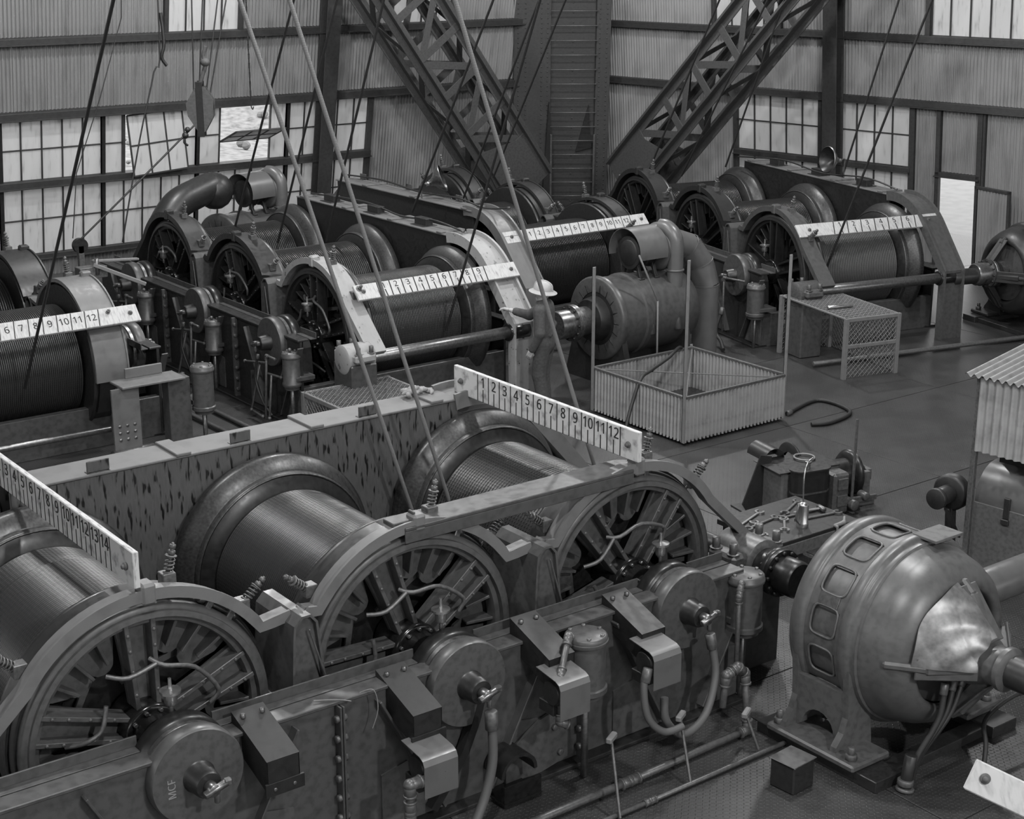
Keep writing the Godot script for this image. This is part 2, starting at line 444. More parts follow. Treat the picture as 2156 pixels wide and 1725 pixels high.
func make_drum(rope_r: float, detail := true, pm := "paint", rim := "paint") -> Node3D:
	# hub line is the origin; children only
	var o := Node3D.new()
	var k := 72 if detail else 48
	part("barrel", MB.new().lathe([Vector2(rope_r - 0.05, -2.0), Vector2(rope_r - 0.05, -0.36)], k), mat.drumdark, o)
	part("flange_wall", MB.new().lathe([Vector2(0.3, -1.95), Vector2(rope_r + 0.03, -1.96), Vector2(0.845, -2.02)], k), mat.drumdark, o)
	part("far_flange", MB.new().lathe([Vector2(0.845, -2.025), Vector2(0.855, -2.015), Vector2(0.865, -2.02), Vector2(0.87, -2.04), Vector2(0.872, -2.08), Vector2(0.885, -2.085), Vector2(0.975, -2.2), Vector2(0.985, -2.22), Vector2(0.985, -2.29), Vector2(0.97, -2.31), Vector2(0.3, -2.32)], k), mat.flange, o)
	part("brake_rim", MB.new().lathe([Vector2(0.5, -0.34), Vector2(0.98, -0.34), Vector2(0.99, -0.32), Vector2(0.99, -0.3), Vector2(0.975, -0.28), Vector2(0.975, -0.05), Vector2(0.965, -0.035), Vector2(0.83, -0.03), Vector2(0.83, -0.3), Vector2(0.5, -0.3)], k), mat.dark, o)
	part("wheel_rim", MB.new().lathe([Vector2(0.84, -0.08), Vector2(0.93, -0.08), Vector2(0.945, -0.06), Vector2(0.945, 0.03), Vector2(0.935, 0.045), Vector2(0.9, 0.05), Vector2(0.895, 0.07), Vector2(0.855, 0.075), Vector2(0.85, 0.03), Vector2(0.81, 0.025), Vector2(0.8, 0.0), Vector2(0.8, -0.08)], k), mat[rim], o)
	part("back_disc", MB.new().lathe([Vector2(0.86, -0.29), Vector2(0.2, -0.26)], 40), mat.drumdark, o)
	# five broad arms with a raised rib, rivets, and scalloped webs between them
	for i in 5:
		var a := deg_to_rad(20.0 + 72.0 * i)
		var bs := Basis(Vector3(0, 0, 1), a - PI / 2)
		var q := MB.new()
		q.t = Transform3D(bs, Vector3.ZERO)
		q.ext(PackedVector2Array([Vector2(-0.095, 0.16), Vector2(0.095, 0.16), Vector2(0.115, 0.5), Vector2(0.15, 0.83), Vector2(-0.15, 0.83), Vector2(-0.115, 0.5)]), -0.1, -0.06)
		for s in [-1.0, 1.0]:
			q.bar(V(s * 0.075, 0.15, 0.0), V(s * 0.1, 0.84, -0.01), 0.035, 0.12, Vector3(0, 0, 1))
		var sp := part("spoke", q, mat[pm], o)
		if detail:
			var rv := MB.new()
			rv.t = q.t
			for s in [-1.0, 1.0]:
				for y in [0.3, 0.48, 0.64, 0.76]: rv.rivet(V(s * (0.075 + (y - 0.15) * 0.036), y, 0.058), Vector3(0, 0, 1), 0.015)
			part("rivets", rv, mat[pm], sp).set_meta("kind", "stuff")
		var w := MB.new()
		w.t = Transform3D(Basis(Vector3(0, 0, 1), a - PI / 2 + deg_to_rad(36.0)), Vector3.ZERO)
		var pl := PackedVector2Array()
		for p in arc(Vector2.ZERO, 0.83, 66, 114, 10): pl.append(p)
		pl.append(Vector2(-0.3, 0.64)); pl.append(Vector2(-0.2, 0.56))
		for p in arc(Vector2(-0.1, 0.6), 0.1, 200, 340, 5): pl.append(p)
		for p in arc(Vector2(0.11, 0.57), 0.1, 190, 330, 5): pl.append(p)
		pl.append(Vector2(0.3, 0.64))
		w.ext(pl, -0.17, -0.14)
		for s in [-0.17, 0.0, 0.17]:
			w.bar(V(s * 0.85, 0.58, -0.11), V(s * 1.25, 0.83, -0.06), 0.025, 0.13, Vector3(0, 0, 1))
		part("web", w, mat[pm], o)
	part("hub", MB.new().lathe([Vector2(0.19, -0.28), Vector2(0.21, -0.1), Vector2(0.21, 0.08), Vector2(0.19, 0.1), Vector2(0.16, 0.1), Vector2(0.15, 0.2), Vector2(0.1, 0.21), Vector2(0.09, 0.52), Vector2(0, 0.52)], 32), mat.oily, o)
	if detail:
		var hb := MB.new()
		for i in 10:
			var a := TAU * i / 10.0
			hb.bolt(V(cos(a) * 0.175, sin(a) * 0.175, 0.1), Vector3(0, 0, 1), 0.018, 0.03)
		part("hub_bolts", hb, mat.steel, o).set_meta("kind", "stuff")
		for l in [[V(-0.62, 0.05, 0.02), V(-0.5, 0.08, 0.1), V(-0.38, 0.14, 0.1), V(-0.33, 0.3, 0.08)], [V(0.02, 0.55, 0.05), V(0.1, 0.5, 0.12), V(0.33, 0.42, 0.12), V(0.5, 0.2, 0.12), V(0.44, 0.1, 0.1)], [V(-0.3, 0.5, 0.04), V(-0.16, 0.47, 0.1), V(0.05, 0.52, 0.1)], [V(0.25, -0.5, 0.06), V(0.1, -0.42, 0.12), V(-0.2, -0.4, 0.1)]]:
			part("lever_rod", MB.new().tube(curve(l, 4), 0.018, 8), mat.pipe, o)
		for l in [[V(-0.2, 0.62, -0.22), V(-0.62, -0.2, -0.22)], [V(0.5, 0.45, -0.22), V(-0.1, 0.3, -0.22)], [V(0.2, -0.6, -0.22), V(-0.55, -0.3, -0.22)]]:
			part("tie_bar", MB.new().bar(l[0], l[1], 0.03, 0.05), mat.paint, o)
		# clutch band ends: lugs with a cross bolt on the rim
		for a in [52.0, 205.0]:
			var q := MB.new()
			q.t = Transform3D(Basis(Vector3(0, 0, 1), deg_to_rad(a - 90.0)), Vector3.ZERO)
			q.box(V(-0.1, 0.95, -0.02), V(0.05, 0.1, 0.12)); q.box(V(0.1, 0.95, -0.02), V(0.05, 0.1, 0.12))
			q.cyl(V(-0.2, 0.97, -0.02), V(0.2, 0.97, -0.02), 0.022, 10)
			q.cyl(V(0.13, 0.97, -0.02), V(0.18, 0.97, -0.02), 0.04, 6); q.cyl(V(-0.18, 0.97, -0.02), V(-0.13, 0.97, -0.02), 0.04, 6)
			part("band_clamp", q, mat.steel, o)
	return o

# rope wound on a drum: scalloped turns
func make_winding(r: float, z0: float, z1: float, pitch: float, k := 72) -> MB:
	var pr := []
	var n := int(round((z1 - z0) / pitch))
	var h := pitch * 0.5
	for i in n:
		var c := z0 + (i + 0.5) * pitch
		for j in 4:
			var a := PI * (j + 0.0) / 4.0
			pr.append(Vector2(r + sin(a) * h, c - cos(a) * h))
	pr.append(Vector2(r, z0 + n * pitch))
	return MB.new().lathe(pr, k, 0.0, TAU, r / 0.13, 1.0 / pitch)

func spring_bolt(q: MB, p: Vector3, d: Vector3, l := 0.2) -> void:
	q.spring(p, d, l * 0.62, 0.032, 6, 0.008)
	q.cyl(p - d * 0.02, p + d * l, 0.012, 8)
	q.cyl(p + d * l * 0.62, p + d * (l * 0.62 + 0.012), 0.045, 14)
	q.cyl(p + d * l * 0.68, p + d * (l * 0.68 + 0.03), 0.028, 6, 0.002)
	q.cyl(p + d * l * 0.84, p + d * (l * 0.84 + 0.03), 0.024, 6, 0.002)

# the frame that carries all drums of one hoist
func make_frame(T: Transform3D, xs: Array, label: String, o: Dictionary) -> Node3D:
	var f := thing("hoist_chassis", label, "hoist chassis", T)
	var fs: float = o.get("front", 1.0)
	var x0: float = xs.min() - (0.7 if fs < 0.0 else 1.35)
	var x1: float = xs.max() + (0.7 if fs > 0.0 else 1.35)
	var wm: Material = mat[o.get("web", "frame")]
	var bm: Material = mat[o.get("beam", "beam")]
	var am: Material = mat.get(o.get("arm", "arch"))
	var detail: bool = o.get("detail", true)
	# base: sole plate, webs with joints between them, flanges
	var joints := [x0]
	var srt := xs.duplicate()
	srt.sort()
	for i in srt.size() - 1: joints.append((srt[i] + srt[i + 1]) * 0.5 + 0.02)
	joints.append(x1)
	for s in [[0.66, 0.7, 1.2], [ZB - 0.42, ZB - 0.38, 1.0]]:
		for i in joints.size() - 1:
			var w := MB.new()
			w.bx(V(joints[i] + 0.004, 0.02, s[0]), V(joints[i + 1] - 0.004, s[2], s[1]), 0.004)
			part("web_plate", w, wm, f)
		part("sole_flange", MB.new().bx(V(x0, 0.0, s[0] - 0.12), V(x1, 0.035, s[1] + 0.12)), mat.dark, f)
		part("top_flange", MB.new().bx(V(x0, s[2], s[0] - 0.1), V(x1, s[2] + 0.03, s[1] + 0.03)), wm, f)
	for x in [x0 + 0.06, x1 - 0.06]:
		part("cross_beam", MB.new().bx(V(x - 0.06, 0.0, ZB - 0.38), V(x + 0.06, 0.55, 0.66)), mat.frame, f)
	if detail:
		var nb := 0
		for i in range(1, joints.size() - 1):
			var x: float = joints[i]
			for s in [-1.0, 1.0]:
				part("joint_flange", MB.new().bx(V(x + s * 0.012 - 0.008, 0.03, 0.7), V(x + s * 0.012 + 0.008, 1.2, 0.78), 0.003), mat.frame, f)
			for y in 7:
				var b := MB.new()
				b.bolt(V(x + 0.02, 0.14 + y * 0.16, 0.745), Vector3(1, 0, 0), 0.03, 0.03)
				b.bolt(V(x - 0.02, 0.14 + y * 0.16, 0.745), Vector3(-1, 0, 0), 0.03, 0.03)
				part("flange_bolt", b, mat.paint, f)
		# slanting stiffeners and hub gussets on the near web
		for x in srt:
			for s in [-1.0, 1.0]:
				part("stiffener", MB.new().bar(V(x + s * 0.22, 0.08, 0.74), V(x + s * 0.78, 1.14, 0.74), 0.02, 0.09, Vector3(0, 0, 1)), mat.frame, f)
				part("web_patch", MB.new().ext(PackedVector2Array([Vector2(x + s * 0.3, 0.05), Vector2(x + s * 0.75, 0.05), Vector2(x + s * 0.75, 0.5), Vector2(x + s * 0.52, 0.55)]), 0.7, 0.715), mat.paint, f)
			part("bearing_seat", MB.new().ext(PackedVector2Array([Vector2(x - 0.3, 0.5), Vector2(x + 0.3, 0.5), Vector2(x + 0.26, 0.98), Vector2(x + 0.16, 1.16), Vector2(x - 0.16, 1.16), Vector2(x - 0.26, 0.98)]), 0.28, 0.64), mat.dark, f)
	# rail of angle iron in front of the wheels
	for i in srt.size():
		for s in [[srt[i] + 0.28, (srt[i + 1] - 0.28) if i + 1 < srt.size() else x1]]:
			part("rail_angle", MB.new().bx(V(s[0], 1.21, 0.44), V(s[1], 1.225, 0.54), 0.002).bx(V(s[0], 1.225, 0.44), V(s[1], 1.3, 0.455), 0.002), mat.frame, f)
	part("rail_angle", MB.new().bx(V(x0, 1.21, 0.44), V(srt[0] - 0.28, 1.225, 0.54), 0.002).bx(V(x0, 1.225, 0.44), V(srt[0] - 0.28, 1.3, 0.455), 0.002), mat.frame, f)
	# arches over the wheels; the outer ones run down to the bearing blocks
	for i in srt.size():
		var x: float = srt[i]
		var first: bool = i == 0
		var last: bool = i == srt.size() - 1
		var ln := []
		if last and not o.get("round", false): ln.append_array([Vector2(x + 1.46, 1.1), Vector2(x + 1.4, 1.16)])
		else: ln.append_array([Vector2(x + 1.12, 1.68), Vector2(x + 0.98, 1.66)])
		ln.append_array(arc(Vector2(x, HUB), 1.045, 33, 147 if not (first and o.get("round", false)) else 186, 24))
		if first and o.get("round", false): pass
		elif first: ln.append_array([Vector2(x - 1.4, 1.16), Vector2(x - 1.46, 1.1)])
		else: ln.append_array([Vector2(x - 0.98, 1.66), Vector2(x - 1.0, 1.68)])
		var aw: float = o.get("aw", 0.06)
		var fr: bool = (last and fs > 0.0) or (first and fs < 0.0)
		var amm: Material = am if fr and not o.get("plain_arch", false) else mat[o.get("arch", "arch")]
		var a := part("arch", MB.new().strip(ln, 0.05, 0.1 - aw * 2.2, 0.1).strip(ln, 0.085, 0.085, 0.106), amm, f)
		part("arch_block", MB.new().box(V(x + 0.03, HUB + 1.05, 0.05), V(0.11, 0.16, 0.14), 0.02), amm, a)
		# brake band hugging the rim with its hangers
		part("brake_band", MB.new().strip(arc(Vector2(x, HUB), 0.99, -30, 78, 36), 0.02, -0.27, -0.1), mat.dark, f)
		part("brake_band", MB.new().strip(arc(Vector2(x, HUB), 0.99, 98, 215, 40), 0.02, -0.27, -0.1), mat.dark, f)
		if detail:
			for g in [40.0, 76.0, 142.0]:
				var d := V(cos(deg_to_rad(g)), sin(deg_to_rad(g)), 0)
				var sb := MB.new()
				spring_bolt(sb, V(x, HUB, -0.1) + d * 1.07, d, 0.27)
				sb.cyl(V(x, HUB, -0.1) + d * 0.96, V(x, HUB, -0.1) + d * 1.08, 0.014, 8)
				sb.box(V(x, HUB, -0.1) + d * 1.075, V(0.1, 0.1, 0.1), 0.005)
				part("spring_bolt", sb, mat.pipe, f)
	# channel posts between the wheels
	for i in srt.size() - 1:
		var x: float = (srt[i] + srt[i + 1]) * 0.5 + 0.05
		var p := MB.new()
		p.strip([Vector2(x - 0.13, 1.0), Vector2(x - 0.1, 1.55), Vector2(x - 0.09, 1.64), Vector2(x - 0.03, 1.7), Vector2(x + 0.04, 1.7), Vector2(x + 0.09, 1.64), Vector2(x + 0.1, 1.55), Vector2(x + 0.16, 1.0)].slice(0), 0.02, -0.35, 0.24)
		p.ext(PackedVector2Array([Vector2(x - 0.12, 1.0), Vector2(x - 0.09, 1.6), Vector2(x - 0.04, 1.68), Vector2(x + 0.05, 1.68), Vector2(x + 0.09, 1.6), Vector2(x + 0.14, 1.0)]), 0.18, 0.2)
		p.bar(V(x + 0.02, 1.6, 0.25), V(x + 0.19, 0.98, 0.28), 0.014, 0.014)
		p.bx(V(x - 0.16, 0.0, -0.33), V(x + 0.16, 1.0, 0.18))
		part("post", p, mat.paint, f)
	# back beam: box girder along the far flanges, capped by a plate, with cleats
	var e0: float = srt[0] - (0.05 if not o.get("beam_arm0", false) else 0.05)
	var e1: float = srt[-1] - 0.15
	if o.get("beam_from", 0.0) != 0.0: e0 = o.beam_from
	if o.get("beam_to", 0.0) != 0.0: e1 = o.beam_to
	var bt := 2.17
	part("beam_web", MB.new().bx(V(e0, 0.0, ZB - 0.36), V(e1, bt, ZB - 0.3)).bx(V(e0, 0.0, ZB - 0.04), V(e1, bt, ZB)), bm, f)
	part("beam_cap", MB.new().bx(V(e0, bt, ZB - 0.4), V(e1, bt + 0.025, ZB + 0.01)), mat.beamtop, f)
	var nc := int((e1 - e0) / 0.72)
	for i in nc + 1:
		var x := lerpf(e0 + 0.2, e1 - 0.25, float(i) / nc)
		if i % 2 == 0: part("cleat", MB.new().bx(V(x - 0.07, bt + 0.02, ZB - 0.42), V(x + 0.07, bt + 0.05, ZB + 0.02)), mat.beamtop, f)
		elif o.get("beam", "beam") == "black": part("cleat", MB.new().bx(V(x - 0.18, bt + 0.02, ZB - 0.25), V(x + 0.14, bt + 0.14, ZB - 0.12)).bx(V(x - 0.2, bt + 0.02, ZB - 0.32), V(x + 0.16, bt + 0.035, ZB - 0.05)), mat.dark, f)
		else: part("cleat", MB.new().bx(V(x - 0.2, bt + 0.02, ZB - 0.08), V(x + 0.0, bt + 0.03, ZB + 0.0)).bx(V(x - 0.2, bt + 0.03, ZB - 0.03), V(x + 0.0, bt + 0.13, ZB - 0.015)), mat.beam, f)
	for s in o.get("arm_side", [1]):
		var xe: float = srt[-1] if s > 0 else srt[0]
		var ln := []
		for p in arc(Vector2(0, HUB), 1.1, 100, 40, 12): ln.append(Vector2(xe + s * p.x, p.y))
		ln.append(Vector2(xe + s * 1.42, 1.14)); ln.append(Vector2(xe + s * 1.44, 0.0))
		if s > 0: ln.reverse()
		var w: float = o.get("arm_w", 0.38)
		part("end_arm", MB.new().strip(ln, 0.03, ZB - w, ZB + 0.02), am, f)
		part("arm_web", MB.new().strip(ln, 0.16, ZB - w - 0.006, ZB - w + 0.03).strip(ln, 0.16, ZB - 0.005, ZB + 0.026), am, f)
	return f

func bearing_block(T: Transform3D, label: String, m: Material) -> Node3D:
	var b := thing("bearing_block", label, "bearing", T)
	part("housing", MB.new().turned(V(0, 1.0, 0.22), V(0, 0, -1), [Vector2(0, 0), Vector2(0.17, 0), Vector2(0.2, 0.02), Vector2(0.2, 0.42), Vector2(0.18, 0.44), Vector2(0, 0.44)], 28), m, b)
	part("pedestal", MB.new().bx(V(-0.24, 0.0, -0.2), V(0.24, 0.95, 0.2), 0.02), mat.frame, b)
	part("cap", MB.new().bx(V(-0.3, 0.98, -0.16), V(0.3, 1.1, 0.16), 0.03), m, b)
	for s in [-1.0, 1.0]:
		for z in [-0.1, 0.1]:
			part("cap_nut", MB.new().cyl(V(s * 0.25, 1.1, z), V(s * 0.25, 1.2, z), 0.035, 6, 0.004).cyl(V(s * 0.25, 1.1, z), V(s * 0.25, 1.11, z), 0.055, 14), mat.pipe, b)
	return b

# air-clutch cylinder on the shaft end in front of a wheel; origin on the hub line
func make_clutch() -> Node3D:
	var o := Node3D.new()
	part("rear_drum", MB.new().lathe([Vector2(0.1, 0.44), Vector2(0.32, 0.44), Vector2(0.345, 0.46), Vector2(0.345, 0.56), Vector2(0.33, 0.58), Vector2(0.3, 0.6)], 48), mat.drumdark, o)
	part("groove_ring", MB.new().lathe([Vector2(0.3, 0.59), Vector2(0.325, 0.6), Vector2(0.325, 0.64), Vector2(0.305, 0.65)], 48), mat.steel, o)
	part("front_drum", MB.new().lathe([Vector2(0.3, 0.65), Vector2(0.33, 0.66), Vector2(0.345, 0.68), Vector2(0.345, 0.78), Vector2(0.335, 0.795), Vector2(0.1, 0.8)], 48), mat.paint, o)
	part("nose", MB.new().lathe([Vector2(0.12, 0.8), Vector2(0.11, 0.81), Vector2(0.1, 0.93), Vector2(0.09, 0.95), Vector2(0, 0.95)], 28), mat.dark, o)
	var v := part("swivel_valve", MB.new().cyl(V(0, 0, 0.95), V(0, 0, 1.04), 0.045, 14).cyl(V(-0.07, -0.02, 1.02), V(0.1, 0.03, 1.02), 0.028, 12).box(V(0.1, 0.03, 1.02), V(0.06, 0.05, 0.05), 0.01), mat.steel, o)
	part("valve_drop", MB.new().cyl(V(0.02, 0.0, 1.02), V(0.02, -0.1, 1.02), 0.02, 10), mat.pipe, v)
	return o

func grease_cup(T: Transform3D, label: String, big := 1.0) -> Node3D:
	var g := thing("grease_cup", label, "grease cup", T, "")
	part("stem", MB.new().cyl(V(0, 0, 0), V(0, 0.06, 0) * big, 0.01 * big, 8), mat.pipe, g)
	part("cup", MB.new().turned(V(0, 0.05, 0) * big, Vector3.UP, [Vector2(0, 0), Vector2(0.026, 0), Vector2(0.03, 0.01), Vector2(0.03, 0.06), Vector2(0.0, 0.065)].map(func(p): return p * big), 16), mat.bright, g)
	part("cap", MB.new().turned(V(0, 0.11, 0) * big, Vector3.UP, [Vector2(0, 0), Vector2(0.05, 0.0), Vector2(0.05, 0.012), Vector2(0.01, 0.02), Vector2(0.008, 0.07), Vector2(0, 0.07)].map(func(p): return p * big), 16), mat.bright, g)
	return g

# graduated board: x along the board, face towards +z, lower edge at y = 0
func ruler(T: Transform3D, label: String, length: float, first: float, step: float, nums: Array, h := 0.27, half := true, pen := 0.012, slant := 0.0) -> Node3D:
	var r := thing("graduated_board", label, "ruler board", T)
	part("board", MB.new().bx(V(0, 0, -0.045), V(length, h, 0), 0.006), mat.board, r)
	var fnt := SystemFont.new()
	fnt.font_names = PackedStringArray(["Droid Sans"])
	for i in nums.size() + 1:
		var x := first + i * step
		part("tick_mark", MB.new().bar(V(x - slant, h * 0.02, 0.0), V(x + slant, h * 0.98, 0.0), 0.004, pen, V(1, 0, 0), 0.0), mat.ink, r)
		if i < nums.size():
			if half: part("tick_mark", MB.new().box(V(x + step * 0.5, h * 0.24, 0), V(pen, h * 0.46, 0.004), 0), mat.ink, r)
			var tm := TextMesh.new()
			tm.text = str(nums[i])
			tm.font = fnt
			tm.font_size = 64
			tm.pixel_size = h * 0.0078
			tm.depth = 0.004
			tm.curve_step = 4.0
			part("numeral", tm, mat.ink, r, Transform3D(Basis(), V(x + step * 0.5, h * (0.72 if half else 0.55), 0.002)))
	for x in [first * 0.32, length - first * 0.3]:
		part("bolt", MB.new().cyl(V(x, h * 0.5, 0), V(x, h * 0.5, 0.02), 0.03, 14).bolt(V(x, h * 0.5, 0.02), Vector3(0, 0, 1), 0.018, 0.02), mat.rust, r)
	return r

# straight rope with laid strands, as a part
func rope_line(parent: Node3D, called: String, a: Vector3, b: Vector3, r: float, m: Material, sag := 0.0) -> void:
	var pts := []
	for i in 13:
		var s := i / 12.0
		pts.append(a.lerp(b, s) + V(0, -sag * 4.0 * s * (1.0 - s), 0))
	part(called, MB.new().tube(pts, r, 10, 1.0 / (r * 3.0)), m, parent)

func rope_thing(label: String, a: Vector3, b: Vector3, r: float, m: Material, sag := 0.0, called := "cable") -> Node3D:
	var t := thing(called, label, "cable", Transform3D(Basis(), a))
	rope_line(t, "strand", Vector3.ZERO, b - a, r, m, sag)
	return t

# ---------------------------------------------------------------- room
func corr_sheet(w: float, h: float, pitch := 0.0762, amp := 0.019) -> ArrayMesh:
	var key := "c%.3f_%.3f_%.3f" % [w, h, pitch]
	if cache.has(key): return cache[key]
	var q := MB.new()
	var n := int(ceil(w / pitch * 8.0))
	for i in n:
		var P := []
		var N := []
		for j in 2:
			var x := w * (i + j) / n
			var a := x / pitch * TAU
			P.append(V(x, 0, sin(a) * amp))
			N.append(V(-cos(a) * amp * TAU / pitch, 0, 1).normalized())
		var up := V(0, h, 0)
		for s in [1.0, -1.0]:
			var off := V(0, 0, 0.0012 * s)
			q.tri(P[0] + off, P[1] + off, P[1] + up + off, N[0] * s, N[1] * s, N[1] * s)
			q.tri(P[0] + off, P[1] + up + off, P[0] + up + off, N[0] * s, N[1] * s, N[0] * s)
	cache[key] = q.mesh()
	return cache[key]

func sheets(parent: Node3D, x0: float, x1: float, y0: float, y1: float) -> void:
	var n := maxi(1, int(round((x1 - x0) / 0.66)))
	var w := (x1 - x0) / n
	for i in n:
		part("corrugated_sheet", corr_sheet(w + 0.012, y1 - y0), mat.corr, parent, Transform3D(Basis(), V(x0 + i * w, y0, 0.003 * (i % 2))))

func bars(parent: Node3D, called: String, segs: Array, w: float, d: float, m: Material) -> void:
	for s in segs:
		part(called, MB.new().bar(V(s[0], s[1], s[4] if s.size() > 4 else 0.03), V(s[2], s[3], s[4] if s.size() > 4 else 0.03), w, d, V(0, 0, 1), 0.004), m, parent)

# glazed window: columns at xs, rows at ys; skip holds [first column, last column, first row, last row] left open
func window(T: Transform3D, xs: Array, ys: Array, thick: Array, skip := []) -> Node3D:
	var w := struct("window_%d" % (1 + used.get("_win", 0)), T)
	used["_win"] = used.get("_win", 0) + 1
	for i in xs.size() - 1:
		for j in ys.size() - 1:
			if skip and i >= skip[0] and i <= skip[1] and j >= skip[2] and j <= skip[3]: continue
			part("pane", MB.new().bx(V(xs[i], ys[j], 0.0), V(xs[i + 1], ys[j + 1], 0.005), 0), mat.glass, w)
	for i in xs.size():
		var th := 0.075 if i in thick else 0.024
		var top: float = ys[-1]
		if skip and i > skip[0] and i <= skip[1]:
			if skip[2] > 0: part("mullion", MB.new().bx(V(xs[i] - th / 2, ys[0], -0.02), V(xs[i] + th / 2, ys[skip[2]], 0.04 if th < 0.05 else 0.08), 0.003), mat.girt, w)
			if skip[3] < ys.size() - 2: part("mullion", MB.new().bx(V(xs[i] - th / 2, ys[skip[3] + 1], -0.02), V(xs[i] + th / 2, top, 0.04), 0.003), mat.girt, w)
			continue
		part("mullion", MB.new().bx(V(xs[i] - th / 2, ys[0], -0.02), V(xs[i] + th / 2, top, 0.04 if th < 0.05 else 0.08), 0.003), mat.girt, w)
	for j in ys.size():
		var a := 0
		if skip and j > skip[2] and j <= skip[3]:
			part("glazing_bar", MB.new().bx(V(xs[0], ys[j] - 0.012, -0.015), V(xs[skip[0]], ys[j] + 0.012, 0.03), 0.003), mat.girt, w)
			if skip[1] + 1 < xs.size() - 1: part("glazing_bar", MB.new().bx(V(xs[skip[1] + 1], ys[j] - 0.012, -0.015), V(xs[-1], ys[j] + 0.012, 0.03), 0.003), mat.girt, w)
			continue
		part("glazing_bar", MB.new().bx(V(xs[0], ys[j] - 0.012, -0.015), V(xs[-1], ys[j] + 0.012, 0.03), 0.003), mat.girt, w)
	return w

# swinging sash, hinged at its top edge (origin), cols x rows panes
func sash(T: Transform3D, label: String, w: float, h: float) -> void:
	var s := thing("vent_sash", label, "window sash", T)
	for i in 3:
		for j in 2: part("pane", MB.new().bx(V(w * i / 3, -h * (j + 1) / 2, 0), V(w * (i + 1) / 3, -h * j / 2, 0.005), 0), mat.glass, s)
	for i in 4: part("bar", MB.new().bx(V(w * i / 3 - 0.015, -h, -0.012), V(w * i / 3 + 0.015, 0, 0.02), 0.002), mat.girt, s)
	for j in 3: part("bar", MB.new().bx(V(0, -h * j / 2 - 0.015, -0.012), V(w, -h * j / 2 + 0.015, 0.02), 0.002), mat.girt, s)

